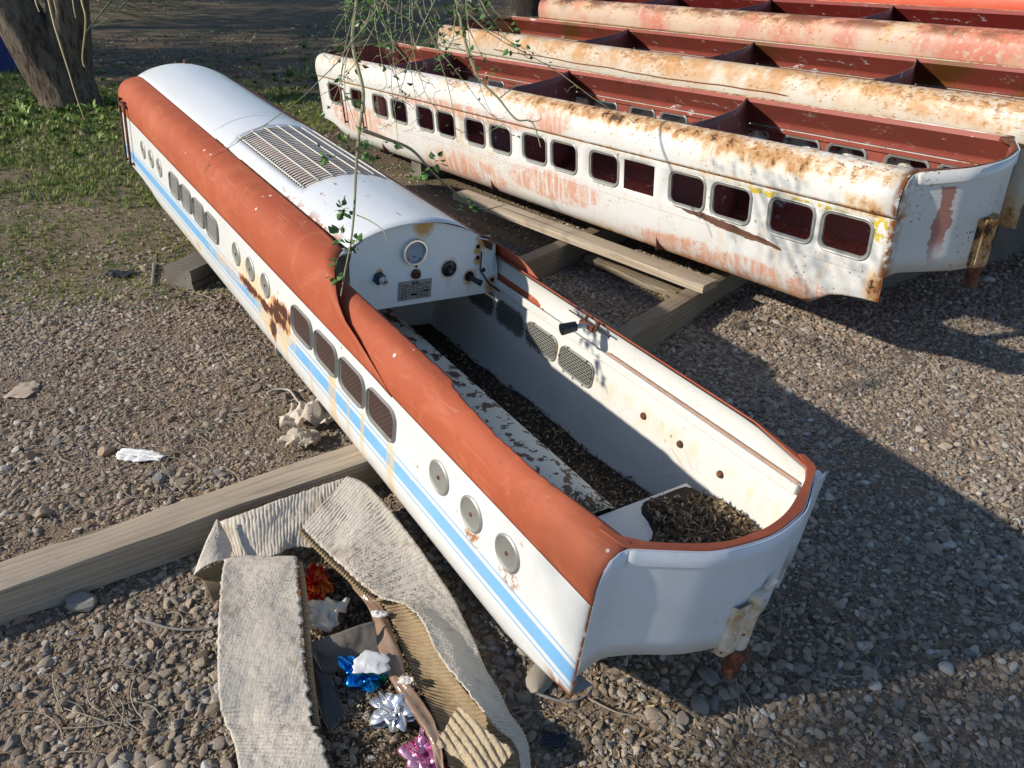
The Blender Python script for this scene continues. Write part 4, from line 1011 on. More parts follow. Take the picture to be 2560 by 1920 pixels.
c0 = Vector((.475, 3.0, 0))+Vector((-.776, .63, 0))*.046
beam('cross_beam', c0-dc*.55+Vector((0, 0, .082)), c0+dc*1.75+Vector((0, 0, .082)), .09, .158, M_w2, fr, seed=1)
c1 = c0-dp*.80-dc*.1
beam('cross_beam', Vector((.035, 3.97, .072))-dc*.7, Vector((.035, 3.97, .072))+dc*1.9, .085, .145, M_w2, fr, seed=2)
p_a = at(1150, 476, .21); p_b = Vector((.97, 3.575, .20))
beam('plank', Vector((p_a.x, p_a.y, .185)), Vector((p_b.x, p_b.y, .185)), .125, .042, M_w1, fr, seed=3)
beam('plank', Vector((.02, 3.585, .142)), Vector((.50, 2.985, .142)), .15, .04, M_w2, fr, seed=4, broken=True)
g = MB()
for k in range(9):
    q = Vector((.52, 3.92, .2075))+dp*(k%5*.016-.02)+Vector((.63, .776, 0))*(-.03 if k > 4 else 0)
    g.box(q, (.009, .0016, .0006), Matrix.Rotation(rnd.uniform(0, 3), 3, 'Z'))
g.build('ink_marks', M_dark, fr, smooth=0).matrix_world = Matrix.Identity(4)
i0 = Vector((.47, 4.36, .03)); i1 = Vector((.90, 3.83, .03))
o = beam('broken_board', i0, i1, .19, .03, M_w2, rough=.008, broken=True, seed=8); tagit(o, 'broken flat board lying on the dark ground inside the timber frame', 'board')
# stacked sleepers under the higher coaches
k_ = 0
for PM, xs_ in ((P_C1, (1.1, 3.3)), (P_C2, (.6, 3.3)), (P_C3, (.6, 3.3)), (P_C4, (.8, 3.3))):
    for x in xs_:
        if PM is P_C1 and x == 1.1: continue
        q0 = PM @ Vector(L(x, .12, .40)); q1 = PM @ Vector(L(x, .63, .40)); zt = min(q0.z, q1.z)-.005; gz0 = gz((q0.x+q1.x)/2, (q0.y+q1.y)/2)
        ht = max(.04, zt-gz0); k_ += 1
        o = beam('timber_block', Vector((q0.x, q0.y, gz0+ht/2)), Vector((q1.x, q1.y, gz0+ht/2)), .14, ht, M_w3, seed=20+k_)
        tagit(o, 'dark timber block under the belly of a raised coach shell', 'timber block', 'timber blocks under the coaches')

# ------------------------------------------------------------------ torn cardboard
def card_mat(name, base, pitch=True, bumps=.6):
    a = Mat(name); n = a.noise(6, 5, .6); n2 = a.noise(70, 4, .65); v = a.vor(115, 'SMOOTH_F1', rand=.45)
    c = a.mix(n, tuple(q*.82 for q in base), tuple(min(1, q*1.12) for q in base)); c = a.mix(a.mul(a.ss(n2, .55, .75), .3), c, tuple(q*.55 for q in base))
    c = a.mix(a.mul(a.ss(a.noise(4, 5, .7, off=6.), .56, .66), .5), c, (.23, .18, .12))
    c = a.mix(a.mul(a.ss(a.noise(200, 2), .60, .66), a.ss(n, .42, .6), .7), c, (.14, .10, .06))
    return a.out(c, .9, a.bump(a.math('ADD', a.mul(v, 1.), a.mul(n2, .4)), bumps, .004), spec=.15)
M_card = card_mat('grey_card', (.55, .495, .415), bumps=.45); M_cardb = card_mat('brown_card', (.30, .22, .13), bumps=.2); M_cardt = card_mat('tan_card', (.43, .34, .225))
def ribbon(rows, n=16, m=22, corr=.0, pitch=.010, crease=.0, across=True, ragL=.0, ragR=.0, sag=0., seed=0, warp=.007):
    """sheet between two edge lines (picked as pixel + height), with corrugation ridges running across it"""
    Lp = crom([at(*r[0]) for r in rows], n); Rp = crom([at(*r[1]) for r in rows], n); P = []; s_ = 0
    for i in range(len(Lp)):
        mid = (Lp[i]+Rp[i])/2
        if i: s_ += (mid-pm_).length
        pm_ = mid; row = []; d = Rp[i]-Lp[i]; wd = d.length
        tl = (Lp[min(i+1, len(Lp)-1)]-Lp[max(i-1, 0)]).normalized(); nr = tl.cross(d.normalized()).normalized()
        if nr.z < 0: nr = -nr
        for j in range(m+1):
            t = j/m
            rl = ragL*mn.noise((s_*60, seed, 1))+ragL*.6*mn.noise((s_*190, seed, 3)); rr_ = ragR*mn.noise((s_*55, seed, 5))+ragR*.6*mn.noise((s_*180, seed, 7))
            p = Lp[i]+d*lerp(rl/wd, 1+rr_/wd, t)
            h = warp*mn.noise((s_*9, t*2+seed, 2))*1.6+corr*math.sin(2*math.pi*(s_+.004*mn.noise((t*5, s_*20, seed)))/pitch)*(.35+.65*abs(mn.noise((s_*7, t*3, seed+4)))*1.6)+sag*math.sin(math.pi*t)
            h += .0025*mn.noise((p.x*60, p.y*60, seed))
            row.append(tuple(p+nr*h))
        P.append(row)
    return MB().grid(P)
o = ribbon([((566, 1397, .085), (736, 1392, .085)), ((561, 1402, .118), (741, 1396, .112)), ((553, 1455, .135), (744, 1445, .125)), ((547, 1540, .135), (752, 1530, .120)), ((543, 1620, .125), (757, 1620, .105)), ((545, 1700, .10), (766, 1700, .085)),
            ((551, 1762, .078), (776, 1770, .062)), ((560, 1800, .052), (781, 1812, .046)), ((577, 1835, .055), (792, 1828, .055)), ((590, 1880, .05), (815, 1890, .045)), ((610, 1990, .03), (850, 2000, .03))],
           n=26, m=30, corr=.0017, pitch=.011, ragR=.010, ragL=.004, seed=1).build('cardboard_strip', M_card, None, smooth=60, solid=.0035)
tagit(o, 'long grey embossed cardboard strip running down to the bottom edge of the photo', 'cardboard')
e = MB(); rowsR = crom([at(741, 1398, .108), at(752, 1480, .116), at(757, 1560, .108), at(763, 1640, .095), at(772, 1730, .07), at(782, 1806, .042)], 40)
P = []
for i, p in enumerate(rowsR):
    z = .0022*math.sin(i*1.35); P.append([tuple(p+Vector((.000, 0, -.004+z))), tuple(p+Vector((.014+.002*math.sin(i*.7), -.002, -.009-z))), tuple(p+Vector((.017, -.002, -.02)))])
e.grid(P); q = e.build('corrugated_edge', M_cardb, o, smooth=60, solid=.002)
o = ribbon([((546, 1306, .10), (586, 1404, .05)), ((590, 1290, .128), (612, 1408, .055)), ((640, 1272, .135), (650, 1402, .062)), ((688, 1254, .135), (690, 1388, .066)), ((740, 1236, .138), (735, 1368, .060)), ((800, 1215, .14), (800, 1372, .050)), ((868, 1193, .14), (880, 1380, .05))],
           n=30, m=26, corr=.0017, pitch=.0105, ragR=.004, ragL=.003, seed=2, sag=.006).build('cardboard_strip', M_card, None, smooth=60, solid=.0035)
tagit(o, 'grey cardboard sheet leaning against the thick timber beam', 'cardboard')
o = ribbon([((757, 1318, .125), (868, 1192, .155)), ((790, 1352, .12), (912, 1208, .155)), ((830, 1392, .115), (962, 1262, .14)), ((870, 1428, .11), (1015, 1325, .125)), ((910, 1466, .105), (1065, 1392, .11)), ((945, 1490, .105), (1110, 1460, .095)),
            ((1005, 1508, .115), (1150, 1532, .08)), ((1052, 1550, .118), (1180, 1590, .07)), ((1085, 1610, .115), (1208, 1655, .06)), ((1125, 1675, .108), (1238, 1712, .05)), ((1175, 1740, .09), (1268, 1770, .04)), ((1235, 1805, .07), (1302, 1830, .03)), ((1290, 1862, .05), (1322, 1885, .02)), ((1300, 1950, .04), (1335, 1960, .015))],
           n=26, m=28, corr=.0019, pitch=.0115, ragL=.006, ragR=.001, seed=3, warp=.006).build('cardboard_sheet', M_card, None, smooth=60, solid=.004)
tagit(o, 'long twisted cardboard sheet folded over beside the locomotive with brown ridges underneath', 'cardboard')
u = ribbon([((932, 1484, .075), (952, 1492, .104)), ((962, 1520, .062), (1010, 1512, .110)), ((985, 1562, .05), (1055, 1555, .112)), ((1000, 1610, .045), (1088, 1615, .110)), ((1022, 1665, .045), (1128, 1680, .10)), ((1052, 1725, .045), (1178, 1745, .085)), ((1082, 1785, .045), (1238, 1810, .064)), ((1105, 1840, .045), (1290, 1866, .045)), ((1125, 1930, .045), (1300, 1955, .035))],
            n=34, m=18, corr=.0046, pitch=.0125, ragL=.006, seed=4, sag=-.022, warp=.002).build('ridged_underside', M_cardb, None, smooth=70, solid=.002); u.parent = o
u = ribbon([((757, 1319, .121), (866, 1196, .150)), ((753, 1325, .113), (850, 1212, .138))], n=6, m=60, corr=0, seed=5).build('torn_end', M_cardb, None, smooth=60, solid=.002); u.parent = o
t_ = MB(); ed = crom([at(757, 1320, .122), at(790, 1354, .117), at(830, 1394, .112), at(870, 1430, .107), at(910, 1468, .102), at(945, 1492, .10)], 40); P = []
for i, p in enumerate(ed):
    z = .003*(1 if i % 6 < 3 else -1); P.append([tuple(p+Vector((0, 0, -.004))), tuple(p+Vector((-.007, -.007, -.006+z))), tuple(p+Vector((-.009, -.009, -.012+z)))])
t_.grid(P); u = t_.build('ridged_edge', M_cardb, None, smooth=30, solid=.0015); u.parent = o
o = ribbon([((1145, 1768, .115), (1088, 1866, .07)), ((1180, 1795, .12), (1120, 1880, .065)), ((1230, 1835, .115), (1165, 1915, .06)), ((1285, 1880, .10), (1215, 1960, .05))], n=16, m=60, corr=0, seed=6, ragL=.004, ragR=.004)
v2 = []
for (x, y, z) in o.v: v2.append((x, y, z+.0035*math.sin((x*.75+y*.65)*430)))
o.v = v2; o = o.build('cardboard_flap', M_cardt, None, smooth=60, solid=.003); tagit(o, 'small curled ridged cardboard flap at the bottom edge below the folded sheet', 'cardboard')
g = MB(); A_ = [at(541, 1302, .145), at(512, 1362, .128), at(484, 1438, .10)]; B_ = [at(552, 1312, .135), at(580, 1372, .095), at(563, 1400, .108)]
P = []
for i in range(19):
    t = i/18; pa = crom(A_, 9)[i]; pb = crom(B_, 9)[i]; P.append([tuple(pa.lerp(pb, j/12)+Vector((0, 0, .012*math.sin(math.pi*j/12)+.003*mn.noise((t*5, j*.4, 3))))) for j in range(13)])
g.grid(P); bx = g.build('cardboard_tube', M_card, None, smooth=60, solid=.003)
g = MB(); g.grid([[tuple(Vector(at(484, 1438, .10)).lerp(at(563, 1400, .108), j/10)) for j in range(11)], [tuple(Vector(at(497, 1462, .05)).lerp(at(572, 1440, .05), j/10)+Vector((.0, .02, 0))) for j in range(11)], [tuple(Vector(at(532, 1505, .01)).lerp(at(572, 1490, .01), j/10)) for j in range(11)]])
u = g.build('inner_flap', M_cardb, None, smooth=40, solid=.003); u.parent = bx
tagit(bx, 'folded cardboard corner standing open beside the top of the long strip', 'cardboard')
# grey inner box wall and plastic films in the hollow
M_cardg = card_mat('dark_grey_card', (.17, .15, .125), bumps=.2)
o = ribbon([((768, 1608, .060), (790, 1690, .0)), ((830, 1588, .085), (840, 1680, .01)), ((890, 1565, .09), (900, 1660, .02)), ((935, 1552, .085), (950, 1640, .03))], n=10, m=14, seed=9).build('box_wall', M_cardg, None, smooth=60, solid=.004)
tagit(o, 'curved dark grey box wall between the crumpled cream paper and the blue bow', 'cardboard')
a = Mat('brown_film'); n = a.noise(9, 5, .6); M_film = a.out(a.mix(n, (.16, .09, .05), (.42, .30, .22)), .18, a.bump(n, .4, .01), spec=.6); a.put(a.b.inputs['Alpha'], .86)
o = ribbon([((855, 1395, .05), (905, 1430, .06)), ((875, 1460, .05), (940, 1490, .06)), ((915, 1510, .045), (968, 1540, .055)), ((935, 1560, .045), (985, 1590, .055)), ((945, 1620, .045), (1005, 1640, .06)), ((965, 1680, .045), (1020, 1700, .06)), ((1000, 1740, .045), (1060, 1760, .06)), ((1035, 1790, .045), (1085, 1800, .06)), ((1075, 1860, .045), (1100, 1850, .06)), ((1095, 1930, .045), (1112, 1930, .05))], n=10, m=10, seed=10, warp=.008, sag=.006).build('plastic_film', M_film, None, smooth=60, solid=.001)
tagit(o, 'shiny brown plastic film strip twisting along the ridged cardboard', 'plastic film')
a = Mat('dark_film'); n = a.noise(7, 4); M_film2 = a.out(a.mix(n, (.015, .015, .013), (.09, .085, .075)), .22, a.bump(n, .4, .01), spec=.6)
o = ribbon([((762, 1580, .05), (785, 1610, .055)), ((770, 1650, .04), (800, 1660, .05)), ((782, 1720, .03), (830, 1700, .04)), ((805, 1790, .015), (850, 1745, .02)), ((825, 1835, .01), (866, 1780, .012))], n=8, m=8, seed=12, warp=.006).build('plastic_film', M_film2, None, smooth=60, solid=.001)
tagit(o, 'dark clear plastic film beside the long cardboard strip', 'plastic film')
# crumpled papers
def crumple(name, px, py, h, sx, sy, col, label, cat, seed=0, amp=.5, rough=.7, hgt=.5, M_=None):
    c = at(px, py, h); n = 15; P = []
    for i in range(n+1):
        row = []
        for j in range(n+1):
            u_, v_ = i/n*2-1, j/n*2-1
            r_ = 1+.30*mn.noise((u_*1.5+seed, v_*1.5, 3)); d = abs(mn.noise((u_*1.6+seed, v_*1.6, seed)))*1.1+.22*abs(mn.noise((u_*4, v_*4+seed, 2)))
            x = u_*(1-.12*v_*v_)*r_+.18*mn.noise((v_*3, u_*2, seed+9)); y = v_*(1-.12*u_*u_)*r_+.18*mn.noise((u_*3, v_*2, seed+5))
            row.append((c.x+x*sx, c.y+y*sy, c.z+d*amp*sx+hgt*sx*(1-u_*u_)*(1-v_*v_)*.5))
        P.append(row)
    o = MB().grid(P).build(name, M_ or simple(name+'_m', col, rough, 0, .12, 40, .2), None, smooth=22, solid=.001); return tagit(o, label, cat)
crumple('crumpled_paper', 795, 1545, .035, .075, .055, (.55, .50, .40), 'cream crumpled paper wad below the red gift bow', 'paper', 3, .7, hgt=.7)
crumple('crumpled_paper', 775, 1053, .02, .10, .06, (.50, .42, .34), 'crumpled beige paper heap behind the timber beam beside the locomotive', 'paper', 5, .8, hgt=.9)
crumple('crumpled_paper', 755, 1105, .015, .07, .05, (.42, .36, .28), 'small brown crumpled paper touching the back of the timber beam', 'paper', 8, .8, hgt=.8)
crumple('plastic_scrap', 350, 1140, .006, .085, .032, (.78, .78, .76), 'flat white torn plastic scrap on the gravel at left', 'scrap', 11, .18, hgt=.1)
crumple('paper_scrap', 930, 1655, .085, .042, .034, (.55, .56, .56), 'white paper scrap lying on top of the blue gift bow', 'paper', 14, .08, hgt=.35)
crumple('paper_scrap', 948, 1536, .07, .022, .012, (.70, .68, .64), 'tiny white paper scrap on the brown plastic film, upper one', 'paper', 15, .3)
crumple('paper_scrap', 1015, 1702, .07, .018, .012, (.62, .58, .52), 'tiny pale paper scrap on the brown plastic film, lower one', 'paper', 17, .3)
crumple('dark_rag', 297, 686, .006, .07, .045, (.012, .014, .022), 'small black rag on the soil left of the locomotive', 'rag', 19, .3, hgt=.3)
crumple('dark_rag', 1385, 1850, .004, .034, .022, (.02, .022, .03), 'crumpled dark plastic rag at the bottom edge right of the cardboard', 'rag', 21, .3, hgt=.2)
crumple('plastic_scrap', 60, 975, .006, .05, .06, (.42, .34, .25), 'pale brown dead bark flake on the gravel at far left', 'scrap', 23, .12, hgt=.1)
# gift bows
def foil(name, c1_, c2_):
    a = Mat(name); n = a.noise(18, 3, .6); return a.out(a.mix(a.ss(n, .4, .6), c1_, c2_), .22, a.bump(n, .3, .004), .75)
def gift_bow(px, py, h, R_, m, label, seed, col2=None, squash=1.):
    r_ = random.Random(seed); c = at(px, py, h); root = empty('gift_bow', loc=c); root.rotation_euler = (r_.uniform(-.5, .5), r_.uniform(-.5, .5), r_.uniform(0, 6)); root.scale = (1.1, .85, .8); tagit(root, label, 'gift bow')
    bpy.context.view_layer.update()
    for lay, (cnt, ln, up) in enumerate(((8, 1., .18), (7, .80, .50), (5, .55, .85))):
        for k in range(cnt):
            az = 2*math.pi*k/cnt+lay*.4+r_.uniform(-.15, .15); l_ = R_*ln*r_.uniform(.65, 1.25); w_ = R_*r_.uniform(.2, .34); P = []
            dr = Vector((math.cos(az), math.sin(az), 0)); sd_ = Vector((-dr.y, dr.x, 0)); n = 14
            for i in range(n+1):
                t = i/n; a_ = math.pi*2*t
                rad = l_*.5*(1-math.cos(a_)); z = R_*(up*.55*(1-math.cos(a_))*.5+.26*math.sin(a_)*(1-.3*lay))
                ww = w_*(1-.78*max(0, (rad/l_-.72)/.28)); tw = .35*math.sin(a_)+.5*math.sin(k*2.3+a_*.5)
                p = dr*rad+Vector((0, 0, z+R_*.2)); s2 = (sd_*math.cos(tw)+Vector((0, 0, 1))*math.sin(tw))
                P.append([tuple(p-s2*ww), tuple(p), tuple(p+s2*ww)])
            MB().grid(P).build('bow_loop', m if not (col2 and r_.random() < .3) else col2, root, smooth=50, solid=.0006)
    return root
gift_bow(788, 1463, .015, .062, foil('red_foil', (.55, .012, .008), (.75, .16, .02)), 'red and orange gift bow half hidden in the cardboard', 1)
gift_bow(905, 1690, .012, .066, foil('blue_foil', (.005, .16, .55), (.01, .30, .70)), 'shiny blue gift bow with green tips under a white paper scrap', 2, foil('green_foil', (.0, .12, .06), (.01, .30, .15)))
gift_bow(988, 1782, .012, .062, foil('silver_foil', (.55, .58, .62), (.75, .76, .78)), 'silver gift bow between the blue bow and the pink bow', 3)
gift_bow(1065, 1888, .012, .062, foil('pink_foil', (.62, .14, .30), (.72, .35, .48)), 'pink gift bow at the bottom edge of the photo', 4)
# mulch in the hollow
pos = []; scl = []
for k in range(900):     # grit and leaf bits lying on the folded sheet
    t = rnd.random(); q = rnd.random(); a_ = crom([at(790, 1352, .135), at(910, 1466, .122), at(1052, 1550, .132)], 10); b_ = crom([at(912, 1208, .170), at(1065, 1392, .125), at(1180, 1590, .085)], 10)
    i_ = min(19, max(0, int(rnd.gauss(9 if k % 3 else 14, 2.2)))); p = a_[i_].lerp(b_[i_], min(.9, abs(rnd.gauss(.22 if k % 3 else .45, .18)))); pos.append((p.x+rnd.gauss(0, .005), p.y+rnd.gauss(0, .005), p.z-.002)); scl.append(rnd.uniform(.0015, .0045))
for k in range(5200):
    u_, v_ = rnd.random(), rnd.random(); px = lerp(lerp(760, 930, u_), lerp(800, 1120, u_), v_); py = lerp(1385, 1930, v_)+rnd.gauss(0, 8)
    p = at(px, py, 0); pos.append((p.x, p.y, gz(p.x, p.y)+rnd.uniform(.002, .016))); scl.append(rnd.uniform(.003, .009))
for k in range(900):
    t = rnd.random(); p = at(lerp(900, 1090, t)+rnd.gauss(0, 22), lerp(1370, 1500, t)+rnd.gauss(0, 22), .0); pos.append((p.x, p.y, gz(p.x, p.y)+.004)); scl.append(rnd.uniform(.003, .006))
N_ = len(pos); scl = np.array(scl)
scatter('mulch', 'dark brown mulch between the torn cardboard pieces', 'mulch', pos, np.stack([rng.normal(0, .6, N_), rng.normal(0, .6, N_), rng.uniform(0, 6.28, N_)], 1), np.stack([scl]*3, 1), rng.integers(0, 10, N_), leaf_temps(M_lit), M_lit)
g = MB(); c_ = [(755, 1380), (930, 1450), (985, 1600), (1090, 1800), (1125, 1960), (850, 1960), (780, 1700)]
cc = at(900, 1650, 0); P = []
for q in range(9):
    t = q/8; P.append([tuple((lambda p: (p.x, p.y, gz(p.x, p.y)+.006*(1-t)+.004*mn.noise((p.x*30, p.y*30, 1))-.006*t*(t > .9)))(cc.lerp(Vector(p_), t))) for p_ in crom([at(*c, 0) for c in c_+[c_[0]]], 8)])
tagit(MB().grid(P).build('mulch_bed', simple('mulch_soil', (.035, .026, .018), .95, 0, .6, 80, .8), None), 'dark damp soil patch inside the cardboard ring', 'soil', kind='stuff')
# single rocks
def rock(px, py, r_, col, label, seed):
    st = stone_temps(simple('rock_m%d' % seed, col, .85, 0, .35, 12, .5), 1)[0]; st.name = 'rock'; scn.collection.objects.link(st)
    p = at(px, py, 0); st.location = (p.x, p.y, gz(p.x, p.y)+r_*.25); st.scale = (r_,)*3; st.rotation_euler = (.2, .1, seed); tagit(st, label, 'rock')
rock(1345, 1702, .062, (.28, .24, .19), 'large buff rock under the near left corner of the locomotive', 1)
rock(1770, 1690, .040, (.17, .16, .15), 'dark lumpy rock just left of the coupling post', 2)
rock(205, 1510, .048, (.26, .24, .21), 'large pale grey rock in front of the timber beam', 3)
rock(265, 1130, .035, (.33, .24, .16), 'orange brown rounded stone on the gravel behind the beam', 4)
rock(1035, 0, .05, (.2, .2, .2), 'grey rock far back behind the rusty coach', 5)
# twigs
M_twig = simple('dry_twig_bark', (.27, .225, .17), .85, 0, .4, 60, .3); M_twg2 = simple('grey_twig_bark', (.20, .19, .175), .85, 0, .4, 60, .3)
def twig(pts, r0, label=None, mat=None, h=.008):
    P = crom([at(p[0], p[1], p[2] if len(p) > 2 else h) for p in pts], 8)
    P = [Vector((p.x, p.y, max(p.z, gz(p.x, p.y)+r0)+.004*abs(mn.noise((p.x*20, p.y*20, 4))))) for p in P]
    o = MB().tube(P, [r0*(1-.6*i/len(P)) for i in range(len(P))], 6).build('dry_twig', mat or M_twig, None)
    if label: tagit(o, label, 'twig')
    return o
r5 = lambda a, b: (1900+a*.3616, 500+b*.3616)
twig([r5(460, 810), r5(600, 742), r5(760, 738), r5(900, 790), r5(1000, 880), r5(1022, 940), r5(960, 1000), r5(850, 1050), r5(750, 1120), r5(680, 1190)], .004, 'long grey curled twig on the gravel right of the rusty coach belly', M_twg2)
twig([(2050, 1240), (2075, 1213), (2130, 1202)], .003, 'short pale stalk on the gravel right of the locomotive rim')
twig([(668, 984), (690, 975), (722, 976), (742, 1000), (752, 1012)], .0065, 'thick bleached root bent beside the locomotive', simple('bleached_root', (.45, .42, .37), .8, 0, .2, 30))
twig([(390, 1235), (402, 1180), (440, 1120), (500, 1060), (580, 1020), (720, 1000)], .0035, 'long thin branch arching over the gravel behind the beam')
twig([(405, 1160), (430, 1200), (452, 1225), (470, 1240)], .003, 'forked pale twig beside the white plastic scrap')
twig([(340, 1545), (420, 1570), (500, 1575), (560, 1558)], .0045, 'stout grey twig left of the long cardboard strip', M_twg2)
twig([(380, 1680), (420, 1620), (480, 1597), (520, 1600), (545, 1640)], .0022, 'thin curved stem left of the long cardboard strip')
twig([(1838, 1690), (1848, 1760), (1838, 1830), (1800, 1880)], .003, 'brown stem trailing from the coupling post over gravel')
twig([(1335, 1730), (1400, 1752), (1460, 1742), (1490, 1700)], .0045, 'grey twig under the rusted near corner of the locomotive', M_twg2)
twig([(1470, 1745), (1540, 1780), (1600, 1792)], .003, 'pale twig on gravel below the white front panel')
twig([(540, 750), (470, 728), (430, 745), (350, 745)], .003, 'pale stem on the soil below the grey timber stub')
twig([(386, 660), (382, 700), (380, 716)], .010, 'short dark stick standing by the grey timber stub', M_twg2)
twig([(130, 950), (200, 880), (310, 870), (400, 850)], .003, 'thin stem lying across the gravel at left')
twig([(760, 215), (900, 180), (760, 230)], .004, None)['label'] = 'thin dark stick far back on the shaded ground'

g = MB()
for k in range(230):
    if k < 120: px, py = rnd.gauss(480, 190), rnd.gauss(1060, 110)
    elif k < 170: px, py = rnd.uniform(1250, 2560), rnd.uniform(1150, 1920)
    elif k < 200: px, py = rnd.uniform(0, 560), rnd.uniform(1560, 1920)
    else: px, py = rnd.uniform(500, 1500), rnd.uniform(60, 300)
    if px < 0: continue
    p = at(px, py, 0); an = rnd.uniform(0, 6.28); ln = rnd.uniform(.05, .24)*(1 if py > 400 else 2.5); cu = rnd.uniform(-2.5, 2.5); pts = []
    for i in range(8):
        t = i/7; pts.append(Vector((p.x, p.y, gz(p.x, p.y)+.006+.012*math.sin(math.pi*t)*rnd.uniform(.3, 1)))); an += cu/7; p = p+Vector((math.cos(an), math.sin(an), 0))*ln/7
    g.tube(pts, rnd.uniform(.0008, .0019)*(1 if py > 400 else 2), 4, cap=False)
tagit(g.build('dry_stems', M_twig, None), 'thin dry stems tangled over the gravel', 'dry stems', kind='stuff')

# ------------------------------------------------------------------ trees
def bark_mat(name, c0, c1):
    a = Mat(name); n = a.noise(4, 6, .65, stretch=(1, 1, .35)); n2 = a.noise(22, 6, .7, stretch=(1, 1, .25)); 
    c = a.mix(n, c0, c1); c = a.mix(a.mul(a.ss(n2, .46, .60), .8), c, (.05, .035, .025)); c = a.mix(a.mul(a.ss(a.noise(2, 4, off=3.), .52, .66), .5), c, (.27, .23, .18))
    return a.out(c, .9, a.bump(n2, 1., .07), spec=.15)
M_bark = bark_mat('rough_bark', (.13, .095, .070), (.25, .20, .155)); M_bark2 = bark_mat('dark_bark', (.035, .03, .027), (.08, .07, .06))
def atY(px, py, Y):
    d = WM @ np.array([px-1280, py-960, F]); t = Y/d[1]; return Vector((d[0]*t, Y, H+d[2]*t))
def trunk_mesh(paths):
    g = MB()
    for pts, rad, n in paths:
        c = crom(pts, 16); rr_ = np.interp(np.linspace(0, 1, len(c)), np.linspace(0, 1, len(rad)), rad); P = []
        for i, p in enumerate(c):
            t = (c[min(i+1, len(c)-1)]-c[max(i-1, 0)]).normalized(); a_ = t.cross(Vector((0, 1, .1))).normalized(); b_ = t.cross(a_); row = []
            for k in range(n):
                th = 2*math.pi*k/n; r_ = rr_[i]*(1+.18*mn.noise((math.cos(th)*1.2+p.x, math.sin(th)*1.2, p.z*.9))+.09*mn.noise((math.cos(th)*4, math.sin(th)*4, p.z*2.))+.05*mn.noise((math.cos(th)*11, math.sin(th)*11, p.z*3.)))
                row.append(tuple(p+a_*r_*math.cos(th)+b_*r_*math.sin(th)))
            row.append(row[0]); P.append(row)
        g.grid(P)
    return g
def crown_mesh(cx, cy, cz, R_, n, leaf, seed, flat=.7):
    r_ = random.Random(seed); g = MB(); cl = []
    for k in range(26):
        v = Vector((r_.gauss(0, 1), r_.gauss(0, 1), r_.gauss(0, 1))).normalized()*R_*r_.uniform(.35, 1.); cl.append((Vector((cx+v.x, cy+v.y, cz+v.z*flat)), R_*r_.uniform(.18, .36)))
    for k in range(n):
        c, q = cl[r_.randrange(26)]; p = c+Vector((r_.gauss(0, .5), r_.gauss(0, .5), r_.gauss(0, .4)))*q*1.3
        a_ = Vector((r_.gauss(0, 1), r_.gauss(0, 1), r_.gauss(0, 1))).normalized(); b_ = a_.orthogonal().normalized(); l_ = leaf*r_.uniform(.6, 1.3)
        g.poly([p-a_*l_, p+b_*l_*.4, p+a_*l_, p-b_*l_*.4])
    return g
a = Mat('tree_leaves'); M_leaf = a.out(a.mix(a.noise(2, 3), (.035, .065, .015), (.09, .13, .03)), .55, spec=.3)
def tree(loc, label, paths, crown, bm_=M_bark):
    root = empty('tree', loc=loc); tagit(root, label, 'tree'); bpy.context.view_layer.update()
    o = trunk_mesh([([Vector(p)-loc for p in pts], rad, n) for pts, rad, n in paths]).build('trunk', bm_, root, smooth=70)
    cx, cy, cz, R_, n, lf, sd_ = crown; crown_mesh(cx-loc.x, cy-loc.y, cz-loc.z, R_, n, lf, sd_).build('crown', M_leaf, root, smooth=0)
b = at(168, 262, 0); Yb = b.y
tree(Vector((b.x, Yb, 0)), 'forked rough barked tree with two thick leaning limbs at the top left', [
    ([Vector((b.x, Yb, -.15)), Vector((b.x-.02, Yb, .1)), atY(130, 190, Yb), atY(72, 90, Yb), atY(12, -10, Yb), atY(-90, -170, Yb), atY(-260, -520, Yb+.5)], [.27, .225, .22, .225, .22, .19, .12], 48),
    ([Vector((b.x+.10, Yb+.05, -.15)), Vector((b.x+.10, Yb+.05, .1)), atY(178, 190, Yb+.1), atY(170, 80, Yb+.1), atY(164, -30, Yb+.1), atY(150, -250, Yb), atY(200, -600, Yb)], [.25, .205, .195, .19, .18, .16, .1], 48)],
    (b.x-.4, Yb+.5, 6.6, 3.0, 5200, .10, 3))
b2 = at(1318, 34, 0)
tree(Vector((b2.x, b2.y, 0)), 'dark tree trunk at the top edge behind the coaches', [([Vector((b2.x, b2.y, -.2)), Vector((b2.x, b2.y, .3)), Vector((b2.x-.05, b2.y, 1.5)), Vector((b2.x+.1, b2.y, 3.2)), Vector((b2.x+.2, b2.y+.2, 5.))], [.50, .40, .36, .30, .15], 22)], (b2.x, b2.y+.5, 7.0, 3.2, 4000, .13, 4), M_bark2)
for k, (x, y, lb) in enumerate(((-13.5, 9.2, 'leafy shade tree standing left outside the photo, nearest one'), (-11.2, 13.2, 'leafy shade tree standing left outside the photo, middle one'), (-13., 18.5, 'leafy shade tree standing left outside the photo, farthest one'))):
    tree(Vector((x, y, 0)), lb, [([Vector((x, y, -.2)), Vector((x, y, .5)), Vector((x+.2, y, 2.)), Vector((x, y, 4.))], [.35, .3, .25, .12], 14)], (x, y, 4.3, 3.3, 6500, .12, 10+k), M_bark2)
tree(Vector((-6.6, -1.3, 0)), 'slim unseen tree added behind the camera to the left to shade the gravel at lower right', [([Vector((-6.6, -1.3, -.2)), Vector((-6.6, -1.3, 1.)), Vector((-6.4, -1.2, 3.)), Vector((-6.24, -1.1, 4.2))], [.12, .1, .07, .03], 12)], (-6.24, -1.1, 4.2, .62, 1500, .05, 21), M_bark2)  # unseen tree, added so its small crown shades the near gravel at lower right
